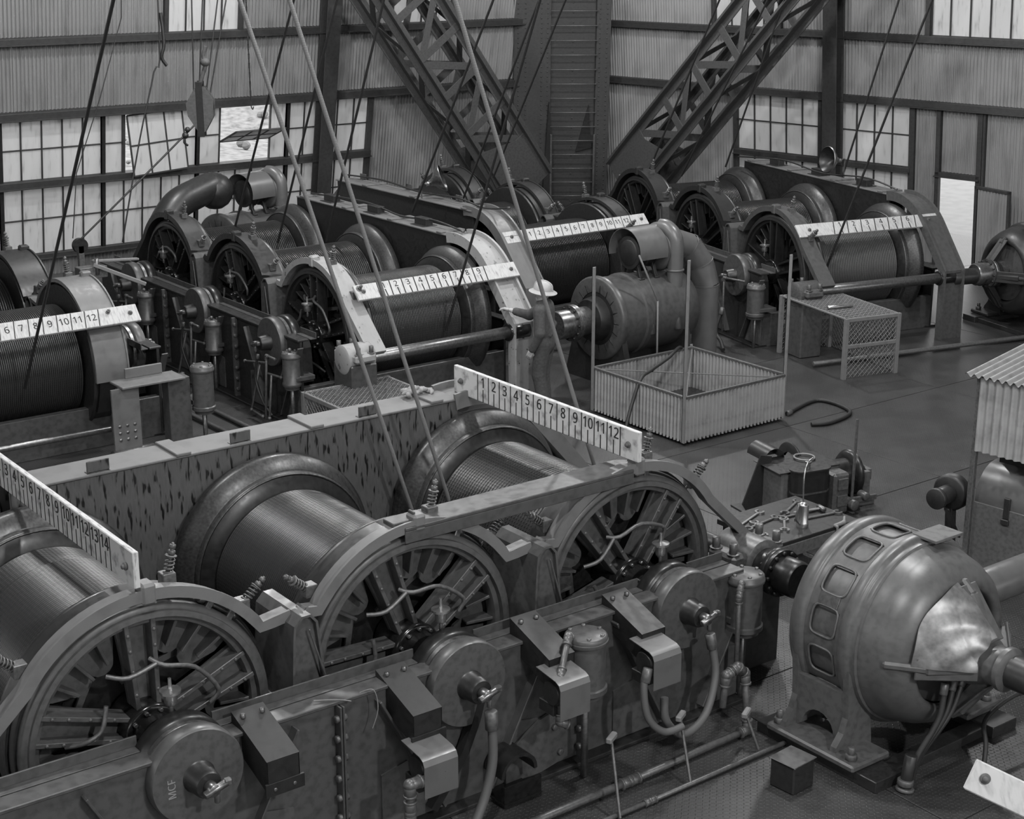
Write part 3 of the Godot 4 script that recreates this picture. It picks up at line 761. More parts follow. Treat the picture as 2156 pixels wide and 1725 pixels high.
func make_room() -> void:
	# floor: the steel deck, laid in plates
	var fl := struct("floor")
	part("deck", MB.new().bx(V(-10, -0.4, -32), V(40, -0.012, 12), 0), mat.floor, fl)
	var px := [-10.0, -6.0, -2.0, 2.0, 6.0, 9.0, 12.2, 15.4, 18.6, 21.8, 25.0, 29.0]
	var pz := [-32.0, -27.0, -22.4, -19.6, -16.8, -14.2, -11.6, -9.0, -6.4, -3.0, 2.0, 8.2]
	for i in px.size() - 1:
		for j in pz.size() - 1:
			var near: bool = px[i] >= 1.0 and px[i] < 28.0 and pz[j] >= -28.0 and pz[j] < 4.0
			part("floor_plate", MB.new().bx(V(px[i] + 0.006, -0.02, pz[j] + 0.006), V(px[i + 1] - 0.006, 0.0, pz[j + 1] - 0.006), 0.002), mat.checker if near else mat.floor, fl)
	# left wall, leaning inwards
	var tl := Transform3D(Basis(V(1, 0, 0), atan(0.18)), V(0, 0, -30))
	var wl := struct("wall_left", tl)
	sheets(wl, -10.0, 24.9, -0.05, 0.44)
	sheets(wl, -10.0, 24.9, 3.26, 4.62)
	sheets(wl, 18.3, 24.9, 0.4, 3.3)
	for s in [[-10.0, 13.45], [15.07, 18.6], [20.2, 24.9]]: sheets(wl, s[0], s[1], 4.62, 6.4)
	sheets(wl, -10.0, 24.9, 6.36, 11.6)
	for y in [[0.43, 0.1, 0.1], [1.92, 0.13, 0.14], [3.26, 0.14, 0.16], [4.66, 0.12, 0.14], [6.4, 0.12, 0.12]]:
		var x1 := 18.3 if y[0] < 3.0 else 22.6
		part("girt", MB.new().bx(V(-10, y[0] - y[1] / 2, -0.03), V(x1, y[0] + y[1] / 2, y[2]), 0.006).bx(V(-10, y[0] - y[1] / 2 - 0.005, y[2] - 0.02), V(x1, y[0] - y[1] / 2 + 0.02, y[2] + 0.05), 0.003), mat.girt, wl)
	for x in [[12.58, 0.05, 1.9, 3.2], [18.26, 0.12, 0.4, 3.3], [13.45, 0.09, 4.6, 6.4], [15.06, 0.09, 4.6, 6.4], [18.62, 0.09, 4.6, 6.4], [20.2, 0.09, 4.6, 6.4]]:
		part("jamb", MB.new().bx(V(x[0] - x[1] / 2, x[2], 0.0), V(x[0] + x[1] / 2, x[3], 0.09)), mat.girt, wl)
	var mods := [[-2.0, 0.15], [0.15, 2.1], [2.1, 4.1], [4.1, 6.1], [6.1, 8.12], [8.12, 10.12], [10.12, 12.16], [12.16, 14.18], [14.18, 16.24], [16.24, 18.26]]
	for i in mods.size():
		var xs := []
		for j in 6: xs.append(lerpf(mods[i][0], mods[i][1], j / 5.0))
		if i == 7: xs = [12.16, 12.6, 13.0, 13.4, 13.8, 14.18]
		if i == 8: xs = [14.18, 14.68, 15.06, 15.44, 15.84, 16.24]
		window(tl, xs, [1.96, 2.58, 3.2], [0, 5], [1, 3, 0, 1] if i in [7, 8] else [])
		window(tl, xs, [0.46, 1.18, 1.87], [0, 5])
	sash(tl * Transform3D(Basis(V(0, 0, 1), deg_to_rad(4.0)) * Basis(V(1, 0, 0), deg_to_rad(-9.0)), V(12.64, 3.12, 0.06)), "six-pane sash hanging almost shut beside the hanging rope block", 1.16, 1.2)
	sash(tl * Transform3D(Basis(V(1, 0, 0), V(0, -0.5, -0.866), V(0, 0.866, -0.5)), V(14.7, 2.42, 0.02)), "six-pane sash swung open nearly level with hillside showing beneath", 1.12, 0.8)
	window(tl, [13.49, 13.88, 14.27, 14.65, 15.03], [4.7, 5.5, 6.34], [])
	window(tl, [18.64, 19.03, 19.42, 19.8, 20.18], [4.7, 5.5, 6.34], [])
	# right wall, leaning too; x runs from the corner towards the viewer's right
	var tr := Transform3D(Basis(V(0, 1, 0), deg_to_rad(-81.0)) * Basis(V(1, 0, 0), atan(0.0875)), V(26.04, 0, -19.77))
	var wr := struct("wall_right", tr)
	sheets(wr, -12.0, -5.36, -0.05, 4.55)
	sheets(wr, -5.36, 30.0, 3.24, 4.55)
	sheets(wr, -1.0, -0.4, -0.05, 3.26)
	sheets(wr, -0.4, 0.56, 1.86, 3.26)
	sheets(wr, 0.56, 30.0, -0.05, 3.26)
	sheets(wr, -5.36, -1.0, -0.05, 0.46)
	for s in [[-12.0, -5.9], [-4.16, -0.68], [2.4, 6.0], [14.0, 30.0]]: sheets(wr, s[0], s[1], 4.5, 6.4)
	sheets(wr, -12.0, 30.0, 6.36, 11.6)
	for y in [[1.88, 0.1, 0.12, -5.36, -0.98], [3.24, 0.13, 0.14, -12.0, 30.0], [4.52, 0.12, 0.14, -12.0, 30.0], [6.4, 0.12, 0.12, -12.0, 30.0], [1.87, 0.09, 0.1, -0.42, 0.56]]:
		part("girt", MB.new().bx(V(y[3], y[0] - y[1] / 2, -0.03), V(y[4], y[0] + y[1] / 2, y[2]), 0.006).bx(V(y[3], y[0] - y[1] / 2 - 0.005, y[2] - 0.02), V(y[4], y[0] - y[1] / 2 + 0.02, y[2] + 0.05), 0.003), mat.girt, wr)
	for x in [[-5.34, 0.1, 0.4, 3.25], [-0.96, 0.12, 0.0, 3.25], [-0.37, 0.09, 0.0, 3.25], [0.53, 0.11, 0.0, 3.2], [0.62, 0.05, 0.0, 3.2], [-0.68, 0.1, 4.5, 6.4], [-5.9, 0.08, 4.5, 6.4], [-4.16, 0.08, 4.5, 6.4]]:
		part("jamb", MB.new().bx(V(x[0] - x[1] / 2, x[2], 0.0), V(x[0] + x[1] / 2, x[3], 0.1)), mat.girt, wr)
	window(tr, [-5.3, -4.86, -4.44, -4.03, -3.62, -3.16, -2.72], [1.93, 2.58, 3.2], [5])
	window(tr, [-5.3, -4.86, -4.44, -4.03, -3.62, -3.16, -2.72], [0.46, 1.18, 1.83], [5])
	window(tr, [-2.66, -2.28, -1.86, -1.44, -1.0], [1.93, 2.58, 3.2], [0])
	window(tr, [-2.66, -2.28, -1.86, -1.44, -1.0], [0.46, 1.18, 1.83], [0])
	window(tr, [-5.86, -5.44, -5.02, -4.6, -4.2], [4.58, 5.5, 6.34], [])
	window(tr, [-0.62, -0.22, 0.2, 0.62, 1.04, 1.46, 1.9, 2.36], [4.58, 5.5, 6.34], [])
	window(tr, [6.0, 8.0, 10.0, 12.0, 14.0], [4.58, 5.5, 6.34], [])
	# door leaf standing ajar outwards
	var dr := struct("door_1", tr * Transform3D(Basis(V(0, 1, 0), deg_to_rad(-12.0)), V(0.5, 0.0, 0.12)))
	part("leaf", corr_sheet(0.86, 1.72, 0.0762), mat.corr, dr)
	part("leaf_frame", MB.new().bx(V(0, 0, -0.03), V(0.06, 1.74, 0.03)).bx(V(0.8, 0, -0.03), V(0.86, 1.74, 0.03)).bx(V(0, 1.68, -0.03), V(0.86, 1.74, 0.03)), mat.girt, dr)
	# columns of the building
	for c in [["steel column leaning inward at the end of the left windows", tl * Transform3D(Basis(), V(17.0, 0, 0.3))], ["steel column standing between the two right-hand windows", tr * Transform3D(Basis(), V(-2.7, 0, 0.3))]]:
		var col := struct("pillar_%d" % (1 + used.get("_col", 0)), c[1])
		used["_col"] = used.get("_col", 0) + 1
		part("flange", MB.new().bx(V(-0.17, -0.05, 0.1), V(0.17, 11.0, 0.13)), mat.girt, col)
		part("flange", MB.new().bx(V(-0.17, -0.05, -0.16), V(0.17, 11.0, -0.13)), mat.girt, col)
		part("web", MB.new().bx(V(-0.012, -0.05, -0.13), V(0.012, 11.0, 0.1)), mat.girt, col)
	# the unseen rest of the house and the roof; open wall bands let in daylight
	var wb := struct("wall_back")
	part("panel", MB.new().bx(V(-10.3, -0.4, 8.0), V(40, 3.0, 8.2), 0), mat.corr, wb)
	part("panel", MB.new().bx(V(-10.3, 6.4, 8.0), V(40, 11.2, 8.2), 0), mat.corr, wb)
	var wn := struct("wall_side")
	part("panel", MB.new().bx(V(-10.3, -0.4, -32), V(-10.1, 3.0, 8.2), 0), mat.corr, wn)
	part("panel", MB.new().bx(V(-10.3, 6.4, -32), V(-10.1, 11.2, 8.2), 0), mat.corr, wn)
	for i in 12:
		part("pier", MB.new().bx(V(-10 + i * 4.0 - 0.3, 2.9, 8.0), V(-10 + i * 4.0 + 0.3, 6.5, 8.2), 0), mat.girt, wb)
		if i < 10: part("pier", MB.new().bx(V(-10.3, 2.9, -32 + i * 4.0 - 0.3), V(-10.1, 6.5, -32 + i * 4.0 + 0.3), 0), mat.girt, wn)
	var ro := struct("roof")
	part("deck", MB.new().bx(V(-10.4, 11.0, -32), V(40, 11.3, 8.4), 0), mat.girt, ro)
	# hillside outside
	var gd := struct("ground")
	var q := MB.new()
	var nz := FastNoiseLite.new()
	nz.seed = 4; nz.frequency = 0.012
	var hgt := func(x: float, z: float) -> float:
		var d := maxf(0.0, Vector2(x - 10, z + 12).length() - 30.0)
		return -1.2 - minf(d, 40.0) * 0.12 + maxf(0.0, d - 60.0) * 0.16 + nz.get_noise_2d(x, z) * minf(d * 0.1, 6.0)
	for i in 60:
		for j in 60:
			var x := -190.0 + i * 8.0
			var z := -300.0 + j * 8.0
			if Vector2(x - 12, z + 8).length() < 24.0 : continue
			var P := []
			for o in [[0, 0], [8, 0], [8, 8], [0, 8]]: P.append(V(x + o[0], hgt.call(x + o[0], z + o[1]), z + o[1]))
			q.quad(P[0], P[1], P[2], P[3], Vector3.UP)
	part("hillside", q, mat.ground, gd)
	var sc := MB.new()
	for i in 3200:
		var x := rng.randf_range(-40.0, 170.0)
		var z := rng.randf_range(-200.0, 20.0)
		var d := Vector2(x - 10, z + 12).length()
		if d < 44.0 : continue
		var r := rng.randf_range(0.12, 0.35) if d < 75.0 else rng.randf_range(0.25, 0.7)
		var c := V(x, hgt.call(x, z) + r * 0.3, z)
		for k in 3: sc.box(c + V(rng.randf_range(-r, r), rng.randf_range(-0.2, 0.4) * r, rng.randf_range(-r, r)) * 0.5, Vector3.ONE * r * rng.randf_range(0.6, 1.0), r * 0.3, Basis.from_euler(V(rng.randf() * 3, rng.randf() * 3, 0)))
	var sg := MeshInstance3D.new()
	sg.name = "scrub"
	sg.mesh = sc.mesh()
	sg.material_override = mat.scrub
	sg.set_meta("kind", "stuff")
	add_child(sg)
	tag(sg, "low scrub dotted over the bright hillside outside", "scrub")

# riveted box column in the corner with a ladder up its face
func make_tower() -> void:
	var T := Transform3D(Basis(V(0, 1, 0), deg_to_rad(-36.0)) * Basis(V(1, 0, 0), atan(0.13)), V(23.2, 0.0, -29.1))
	var t := struct("pillar_3", T)
	part("side_plate", MB.new().bx(V(-1.05, -0.2, -0.6), V(-0.2, 11.0, 0.1)), mat.truss, t)
	part("face_plate", MB.new().bx(V(-0.2, -0.2, -0.6), V(0.86, 11.0, 0.0)), mat.truss, t)
	part("edge_plate", MB.new().bx(V(0.82, -0.2, -0.6), V(1.15, 11.0, 0.14)), mat.truss, t)
	part("gusset", MB.new().ext(PackedVector2Array([Vector2(-0.4, 0.0), Vector2(-0.24, 2.8), Vector2(-0.12, 1.7), Vector2(-0.1, 0.0)]), 0.1, 0.2).ext(PackedVector2Array([Vector2(0.4, 1.6), Vector2(0.68, 2.7), Vector2(0.78, 1.7)]), 0.0, 0.06), mat.dark, t)
	var rv := MB.new()
	for y in 60:
		for x in [-0.95, -0.78, -0.42, -0.28]: rv.rivet(V(x, 0.4 + y * 0.11, 0.1), V(0, 0, 1), 0.022)
		for x in [0.9, 1.06]: rv.rivet(V(x, 0.4 + y * 0.11, 0.14), V(0, 0, 1), 0.022)
		if y % 2 == 0: rv.rivet(V(0.3, 0.4 + y * 0.11, 0.0), V(0, 0, 1), 0.022)
	var r := part("rivets", rv, mat.truss, t)
	r.set_meta("kind", "stuff")
	var l := thing("ladder", "iron ladder running up the riveted corner column", "ladder", T * Transform3D(Basis(), V(0.32, 0.15, 0.2)))
	for s in [-0.5, 0.5]: part("rail", MB.new().bx(V(s - 0.025, 0.0, -0.02), V(s + 0.025, 1.9, 0.02)), mat.pipe, l)
	for i in 22: part("rung", MB.new().cyl(V(-0.53, 0.1 + i * 0.33, 0), V(0.53, 0.1 + i * 0.33, 0), 0.014, 8), mat.pipe, l)

# lattice leg: four chords from a to b, laced
func truss(label: String, a: Vector3, b: Vector3, w: float, d: float, side: Vector3, bays: int) -> void:
	var z := (b - a).normalized()
	var x := (side - z * side.dot(z)).normalized()
	var t := thing("lattice_leg", label, "lattice leg", Transform3D(Basis(x, z.cross(x), z), a))
	var L := a.distance_to(b)
	for sx in [-1.0, 1.0]:
		for sy in [-1.0, 1.0]:
			var c := MB.new()
			c.bx(V(sx * w - 0.15, sy * d - 0.012, 0), V(sx * w + 0.15, sy * d + 0.012, L)).bx(V(sx * w - 0.012, sy * d - 0.14, 0), V(sx * w + 0.012, sy * d + 0.14, L))
			part("chord", c, mat.truss, t)
	var st := L / bays
	for i in bays:
		for s in [-1.0, 1.0]:
			var f := 1.0 if (i % 2 == 0) else -1.0
			part("lacing", MB.new().bar(V(-w * f, s * d, i * st), V(w * f, s * d, (i + 1) * st), 0.15, 0.014, V(0, 1, 0)), mat.truss, t)
			part("lacing", MB.new().bar(V(s * w, -d * f, i * st), V(s * w, d * f, (i + 1) * st), 0.15, 0.014, V(1, 0, 0)), mat.truss, t)
			part("batten", MB.new().bar(V(-w, s * d * 1.04, i * st + 0.08), V(w, s * d * 1.04, i * st + 0.08), 0.16, 0.02, V(0, 1, 0)), mat.truss, t)
	for s in [-1.0, 1.0]:
		part("base_gusset", MB.new().ext(PackedVector2Array([Vector2(-w - 0.1, 0), Vector2(w + 0.1, 0), Vector2(w + 0.1, 0.6), Vector2(w, 1.0), Vector2(-w, 1.5), Vector2(-w - 0.1, 0.5)]), 0, 0.02), mat.truss, t, Transform3D(Basis(V(1, 0, 0), V(0, 0, 1), V(0, -1, 0)), V(0, s * (d + 0.03), 0)))

# ---------------------------------------------------------------- equipment
# electric motor: shaft along local z, front (end bell) towards +z; origin on the floor under the shaft
func make_motor(T: Transform3D, label: String, guard: bool, body := "motor") -> Node3D:
	var m := thing("electric_motor", label, "motor", T)
	var Y := 1.0
	var K := 0.955   # rings and shell are drawn at radius 0.85 and scaled to size
	var sh := Transform3D(Basis.from_scale(V(K, K, 1)), V(0, Y, 0))
	var mm: Material = mat[body]
	var fr := MB.new()
	fr.lathe([Vector2(0.3, -0.52), Vector2(0.62, -0.5), Vector2(0.74, -0.46), Vector2(0.82, -0.4), Vector2(0.84, -0.36), Vector2(0.85, -0.33), Vector2(0.85, -0.27), Vector2(0.835, -0.25), Vector2(0.815, -0.24)], 72)
	fr.lathe([Vector2(0.79, -0.25), Vector2(0.79, 0.14)], 72)
	fr.lathe([Vector2(0.815, 0.12), Vector2(0.84, 0.13), Vector2(0.855, 0.15), Vector2(0.855, 0.22), Vector2(0.845, 0.24), Vector2(0.83, 0.245), Vector2(0.82, 0.26), Vector2(0.82, 0.3), Vector2(0.8, 0.31)], 72)
	part("frame", fr, mm, m, sh)
	# shell with rounded ventilation openings all round
	var shell := MB.new()
	var nw := 14
	for i in nw:
		var a0 := TAU * i / nw
		var da := TAU / nw
		var o := 0.24
		# grid of cells over (angle, z); drop those inside the rounded window
		for p in 10:
			for q in 8:
				var u := (p + 0.5) / 10.0
				var w := (q + 0.5) / 8.0
				var ex := absf(u - 0.5) / 0.34
				var ez := absf(w - 0.5) / 0.34
				if pow(ex, 5.0) + pow(ez, 5.0) < 1.0: continue
				var aA := a0 + da * p / 10.0
				var aB := a0 + da * (p + 1) / 10.0
				var zA := lerpf(-o, 0.13, q / 8.0)
				var zB := lerpf(-o, 0.13, (q + 1) / 8.0)
				var nA := V(cos(aA), sin(aA), 0); var nB := V(cos(aB), sin(aB), 0)
				var A := nA * 0.82 + V(0, 0, zA); var B := nB * 0.82 + V(0, 0, zA); var C2 := nB * 0.82 + V(0, 0, zB); var D := nA * 0.82 + V(0, 0, zB)
				shell.tri(A, B, C2, nA, nB, nB)
				shell.tri(A, C2, D, nA, nB, nA)
	part("shell", shell, mm, m, sh)
	for i in nw:
		var ac := TAU * (i + 0.5) / nw
		var rim := []
		for j in 33:
			var th := TAU * j / 32.0
			var cu := signf(cos(th)) * pow(absf(cos(th)), 0.45)
			var cv := signf(sin(th)) * pow(absf(sin(th)), 0.45)
			var aa := ac + cu * 0.355 * TAU / nw
			rim.append(V(cos(aa) * 0.823, sin(aa) * 0.823, lerpf(-0.24, 0.13, 0.5 + cv * 0.355)))
		part("opening_rim", MB.new().tube(rim, 0.011, 6), mm, m, sh)
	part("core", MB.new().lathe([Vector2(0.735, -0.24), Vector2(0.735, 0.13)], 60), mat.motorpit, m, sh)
	# end bell: a bowl with cut-outs, four arms and the bearing
	var bell := MB.new()
	bell.lathe([Vector2(0.8, 0.3), Vector2(0.795, 0.34), Vector2(0.775, 0.38), Vector2(0.77, 0.42), Vector2(0.75, 0.5), Vector2(0.7, 0.6), Vector2(0.62, 0.67), Vector2(0.56, 0.7), Vector2(0.53, 0.69), Vector2(0.51, 0.65), Vector2(0.53, 0.6)], 72)
	part("end_bell", bell, mm, m, sh)
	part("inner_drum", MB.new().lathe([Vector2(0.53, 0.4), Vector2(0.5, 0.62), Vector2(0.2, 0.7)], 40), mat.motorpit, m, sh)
	for i in 4:
		var ar := MB.new()
		ar.t = Transform3D(Basis(V(0, 0, 1), TAU * i / 4.0), Vector3.ZERO)
		ar.bar(V(0.72 if i == 2 else 0.6, 0, 0.5 if i == 2 else 0.66), V(0.5, 0, 0.78), 0.13, 0.07, V(0, 1, 0), 0.02).bar(V(0.52, 0, 0.75), V(0.18, 0, 0.98), 0.14, 0.1, V(0, 1, 0), 0.02).bar(V(0.6, 0.0, 0.73), V(0.2, 0.0, 1.04), 0.02, 0.2, V(0, 1, 0), 0.008)
		part("bell_arm", ar, mm, m, sh)
	part("bearing", MB.new().lathe([Vector2(0.1, 0.82), Vector2(0.22, 0.84), Vector2(0.24, 0.88), Vector2(0.2, 1.0), Vector2(0.17, 1.04), Vector2(0.17, 1.14), Vector2(0.19, 1.15), Vector2(0.19, 1.19), Vector2(0.14, 1.22), Vector2(0, 1.22)], 36), mm, m, sh)
	part("shaft_cover", MB.new().lathe([Vector2(0.14, 1.2), Vector2(0.14, 1.75), Vector2(0.12, 1.77), Vector2(0, 1.77)], 28), mat.dark, m, sh)
	# feet
	for s in [-1.0, 1.0]:
		var leg := PackedVector2Array([Vector2(s * 0.5, 0.5), Vector2(s * 0.79, 0.85), Vector2(s * 0.77, 0.62), Vector2(s * 0.76, 0.42), Vector2(s * 0.8, 0.3), Vector2(s * 0.88, 0.2), Vector2(s * 0.9, 0.12), Vector2(s * 0.45, 0.12)])
		part("foot", MB.new().ext(leg, 0.2, 0.26), mm, m)
		part("foot", MB.new().ext(leg, -0.35, -0.29), mm, m)
		var side := PackedVector2Array([Vector2(-0.3, 0.14), Vector2(-0.3, 0.62), Vector2(0.2, 0.62), Vector2(0.2, 0.14)])
		for p in arc(Vector2(-0.05, 0.2), 0.17, 0, 180, 10): side.append(p)
		part("foot_bridge", MB.new().ext(side, -0.03, 0.03), mm, m, Transform3D(Basis(V(0, 0, 1), V(0, 1, 0), V(-1, 0, 0)), V(s * 0.73, 0.0, 0)))
		part("foot_pad", MB.new().bx(V(s * 0.5, 0.1, -0.45), V(s * 0.95, 0.16, 0.5), 0.015), mm, m)
		for z in [-0.38, 0.4]:
			part("foot_bolt", MB.new().cyl(V(s * 0.86, 0.16, z), V(s * 0.86, 0.21, z), 0.05, 6, 0.004).cyl(V(s * 0.86, 0.2, z), V(s * 0.86, 0.27, z), 0.03, 12), mat.pipe, m)
	part("name_plate", MB.new().box(V(-0.787 * cos(0.449), Y + 0.787 * sin(0.449), -0.055), V(0.012, 0.1, 0.2), 0.002, Basis(V(0, 0, 1), -0.449)), mat.steel, m)
	part("wood_wedge", MB.new().bx(V(0.0, Y + 0.8, 0.16), V(0.34, Y + 0.825, 0.4), 0.003), mat.plank, m)
	for s in [-1.0, 1.0]:
		part("base_rail", MB.new().bx(V(s * 0.74 - 0.16, 0.0, -0.6), V(s * 0.74 + 0.16, 0.1, 0.7)), mat.dark, m)
	for z in [-0.5, 0.55]: part("base_tie", MB.new().bx(V(-0.6, 0.0, z - 0.08), V(0.6, 0.08, z + 0.08)), mat.dark, m)
	if guard:
		# crumpled sheet-metal guard over the upper left opening of the bell
		var at := func(i: float, j: float) -> Vector3:
			var a := deg_to_rad(lerpf(98.0, 178.0, i))
			var r := lerpf(0.63, 0.26, j)
			return V(cos(a) * r, sin(a) * r, lerpf(0.7, 1.06, j) + 0.03 * sin(PI * j) + 0.016 * sin(i * 9.0 + j * 5.0) * sin(j * 6.0 + i * 3.0) + 0.012 * absf(sin(i * 5.0 - j * 4.0)))
		var g := MB.new()
		for i in 28:
			for j in 18:
				var P := []
				var N := []
				for o in [[0, 0], [1, 0], [1, 1], [0, 1]]:
					var u: float = (i + o[0]) / 28.0
					var w: float = (j + o[1]) / 18.0
					var p: Vector3 = at.call(u, w)
					var n: Vector3 = (at.call(u + 0.01, w) - p).cross(at.call(u, w + 0.01) - p).normalized()
					if n.z < 0.0: n = -n
					P.append(p); N.append(n)
				g.tri(P[0], P[1], P[2], N[0], N[1], N[2])
				g.tri(P[0], P[2], P[3], N[0], N[2], N[3])
				var k := V(0.002, -0.002, -0.005)
				g.tri(P[0] + k, P[1] + k, P[2] + k, -N[0], -N[1], -N[2])
				g.tri(P[0] + k, P[2] + k, P[3] + k, -N[0], -N[2], -N[3])
		part("sheet_guard", g, mat.tin, m, sh)
	return m

func coupling(T: Transform3D, label: String, r: float, l: float, m: Material) -> Node3D:
	var c := thing("shaft_coupling", label, "coupling", T)
	part("hub", MB.new().lathe([Vector2(0, -l), Vector2(r * 0.75, -l), Vector2(r * 0.78, -l * 0.9), Vector2(r * 0.78, -0.05), Vector2(r * 0.78, 0.05), Vector2(r * 0.78, l * 0.9), Vector2(r * 0.7, l), Vector2(0, l)], 40), m, c)
	part("flange", MB.new().lathe([Vector2(0.05, -0.05), Vector2(r, -0.045), Vector2(r, -0.006), Vector2(r * 0.97, 0.0), Vector2(r, 0.006), Vector2(r, 0.045), Vector2(0.05, 0.05)], 40), m, c)
	var b := MB.new()
	for i in 12:
		var a := TAU * i / 12.0
		for s in [-1.0, 1.0]: b.bolt(V(cos(a) * r * 0.88, sin(a) * r * 0.88, s * 0.045), V(0, 0, s), 0.02, 0.025)
	part("flange_bolts", b, mat.dark, c).set_meta("kind", "stuff")
	return c

func wire_net(w: float, h: float, cell: float, r := 0.0025) -> MB:   # diamond mesh in local xy
	var q := MB.new()
	var n := int((w + h) / cell)
	for i in n + 1:
		var c := i * cell
		# lines x + y = c and x - y = c - h, clipped
		var a := Vector2(minf(c, w), c - minf(c, w)); var b := Vector2(c - minf(c, h), minf(c, h))
		if a.distance_to(b) > 0.01: q.tube([V(a.x, a.y, 0), V(b.x, b.y, 0)], r, 4)
		var k := c - h
		a = Vector2(maxf(k, 0.0), maxf(-k, 0.0)); b = Vector2(minf(w, k + h), minf(w, k + h) - k)
		if a.distance_to(b) > 0.01: q.tube([V(a.x, a.y, 0.003), V(b.x, b.y, 0.003)], r, 4)
	return q

# wire-mesh guard cage; x long, y up, z deep, open framework of flat bars
func cage(T: Transform3D, label: String, w: float, h: float, d: float) -> Node3D:
	var c := thing("mesh_guard", label, "guard cage", T)
	for x in [0.0, w]:
		for z in [0.0, -d]:
			part("leg", MB.new().bx(V(x - 0.035, 0, z - 0.03), V(x + 0.035, h, z + 0.03), 0.003), mat.bar, c)
		part("rail", MB.new().bx(V(x - 0.015, h * 0.5, -d), V(x + 0.015, h * 0.5 + 0.06, 0)).bx(V(x - 0.02, h - 0.06, -d), V(x + 0.02, h, 0)), mat.bar, c)
	for z in [0.0, -d]:
		part("rail", MB.new().bx(V(0, h - 0.03, z - 0.015), V(w, h, z + 0.015)), mat.bar, c)
	for s in [[Transform3D(Basis(), V(0, 0.02, 0.02)), w, h - 0.04], [Transform3D(Basis(V(0, 1, 0), PI / 2), V(w, 0.02, 0)), d, h - 0.04], [Transform3D(Basis(V(0, 1, 0), PI / 2), V(0, 0.02, 0)), d, h - 0.04], [Transform3D(Basis(V(1, 0, 0), -PI / 2), V(0, h, 0)), w, d]]:
		var p := part("wire_mesh", wire_net(s[1], s[2], 0.085, 0.0042), mat.wire, c, s[0])
		p.set_meta("kind", "stuff")
	return c

func pipe_run(called: String, label: String, cat: String, pts: Array, r: float, m: Material, fits := true) -> Node3D:
	var t := thing(called, label, cat, Transform3D(Basis(), pts[0]))
	var loc := pts.map(func(p): return p - pts[0])
	for i in loc.size() - 1:
		part("length", MB.new().cyl(loc[i], loc[i + 1], r, 12, 0.002), m, t)
	if fits:
		for i in range(1, loc.size() - 1):
			var e := MB.new()
			e.ball(loc[i], r * 1.5, 12)
			for o in [loc[i - 1], loc[i + 1]]:
				var d: Vector3 = (o - loc[i]).normalized()
				e.cyl(loc[i], loc[i] + d * r * 2.6, r * 1.4, 12).cyl(loc[i] + d * r * 2.4, loc[i] + d * r * 3.0, r * 1.6, 12, 0.003)
			part("elbow", e, m, t)
	return t

func hose(label: String, pts: Array, r: float, m: Material, called := "hose") -> Node3D:
	var t := thing(called, label, "hose", Transform3D(Basis(), pts[0]))
	var loc := pts.map(func(p): return p - pts[0])
	part("tube", MB.new().tube(curve(loc, 8), r, 10), m, t)
	part("end_ferrule", MB.new().cyl(loc[0], loc[0] + (loc[1] - loc[0]).normalized() * r * 4.0, r * 1.35, 12), mat.pipe, t)
	return t

# upright air cylinder with flanged lid and a swan-neck pipe
func air_cylinder(T: Transform3D, label: String, r: float, h: float, y0: float) -> Node3D:
	var c := thing("air_cylinder", label, "cylinder", T)
	part("barrel", MB.new().turned(V(0, y0, 0), Vector3.UP, [Vector2(0, 0), Vector2(r * 0.8, 0), Vector2(r * 0.82, 0.03), Vector2(r * 1.02, 0.05), Vector2(r * 1.02, 0.09), Vector2(r * 0.93, 0.1), Vector2(r * 0.93, h - 0.05), Vector2(0, h - 0.05)], 36), mat.paint, c)
	part("lid", MB.new().turned(V(0, y0 + h - 0.06, 0), Vector3.UP, [Vector2(0, 0), Vector2(r * 1.02, 0.0), Vector2(r * 1.04, 0.01), Vector2(r * 1.04, 0.03), Vector2(r, 0.035), Vector2(r, 0.06), Vector2(r * 0.9, 0.075), Vector2(0, 0.08)], 36), mat.paint, c)
	for i in 6:
		var a := TAU * i / 6.0
		part("lid_bolt", MB.new().bolt(V(cos(a) * r * 0.8, y0 + h + 0.012, sin(a) * r * 0.8), Vector3.UP, 0.018, 0.02), mat.pipe, c)
	part("rod", MB.new().cyl(V(0, 0.0, 0), V(0, y0 + 0.02, 0), 0.03, 12), mat.steel, c)
	part("bracket", MB.new().bx(V(-r, y0 + 0.12, -r - 0.16), V(r, y0 + 0.18, 0)), mat.frame, c)
	return c

# bent sheet-metal hood, front lip down
func hood(T: Transform3D, label: String, w: float, h: float, d: float, m: Material) -> Node3D:
	var c := thing("motor_hood", label, "hood", T)
	var ln := [Vector2(0, 0.0), Vector2(0, h - 0.06), Vector2(-0.02, h - 0.02), Vector2(-0.06, h), Vector2(-d, h + 0.03)]
	part("sheet", MB.new().strip(ln, 0.006, -w * 0.5, w * 0.5), m, c, Transform3D(Basis(V(0, 1, 0), -PI / 2), V(0, 0, 0)))
	part("motor_body", MB.new().turned(V(-w * 0.42, h * 0.55, -d * 0.5), V(1, 0, 0), [Vector2(0, 0), Vector2(h * 0.3, 0), Vector2(h * 0.36, 0.03), Vector2(h * 0.36, w * 0.84 - 0.03), Vector2(h * 0.3, w * 0.84), Vector2(0, w * 0.84)], 20), mat.dark, c)
	part("bracket", MB.new().bx(V(-w * 0.4, -0.02, -d), V(w * 0.4, h * 0.25, -d * 0.4)), mat.dark, c)
	return c

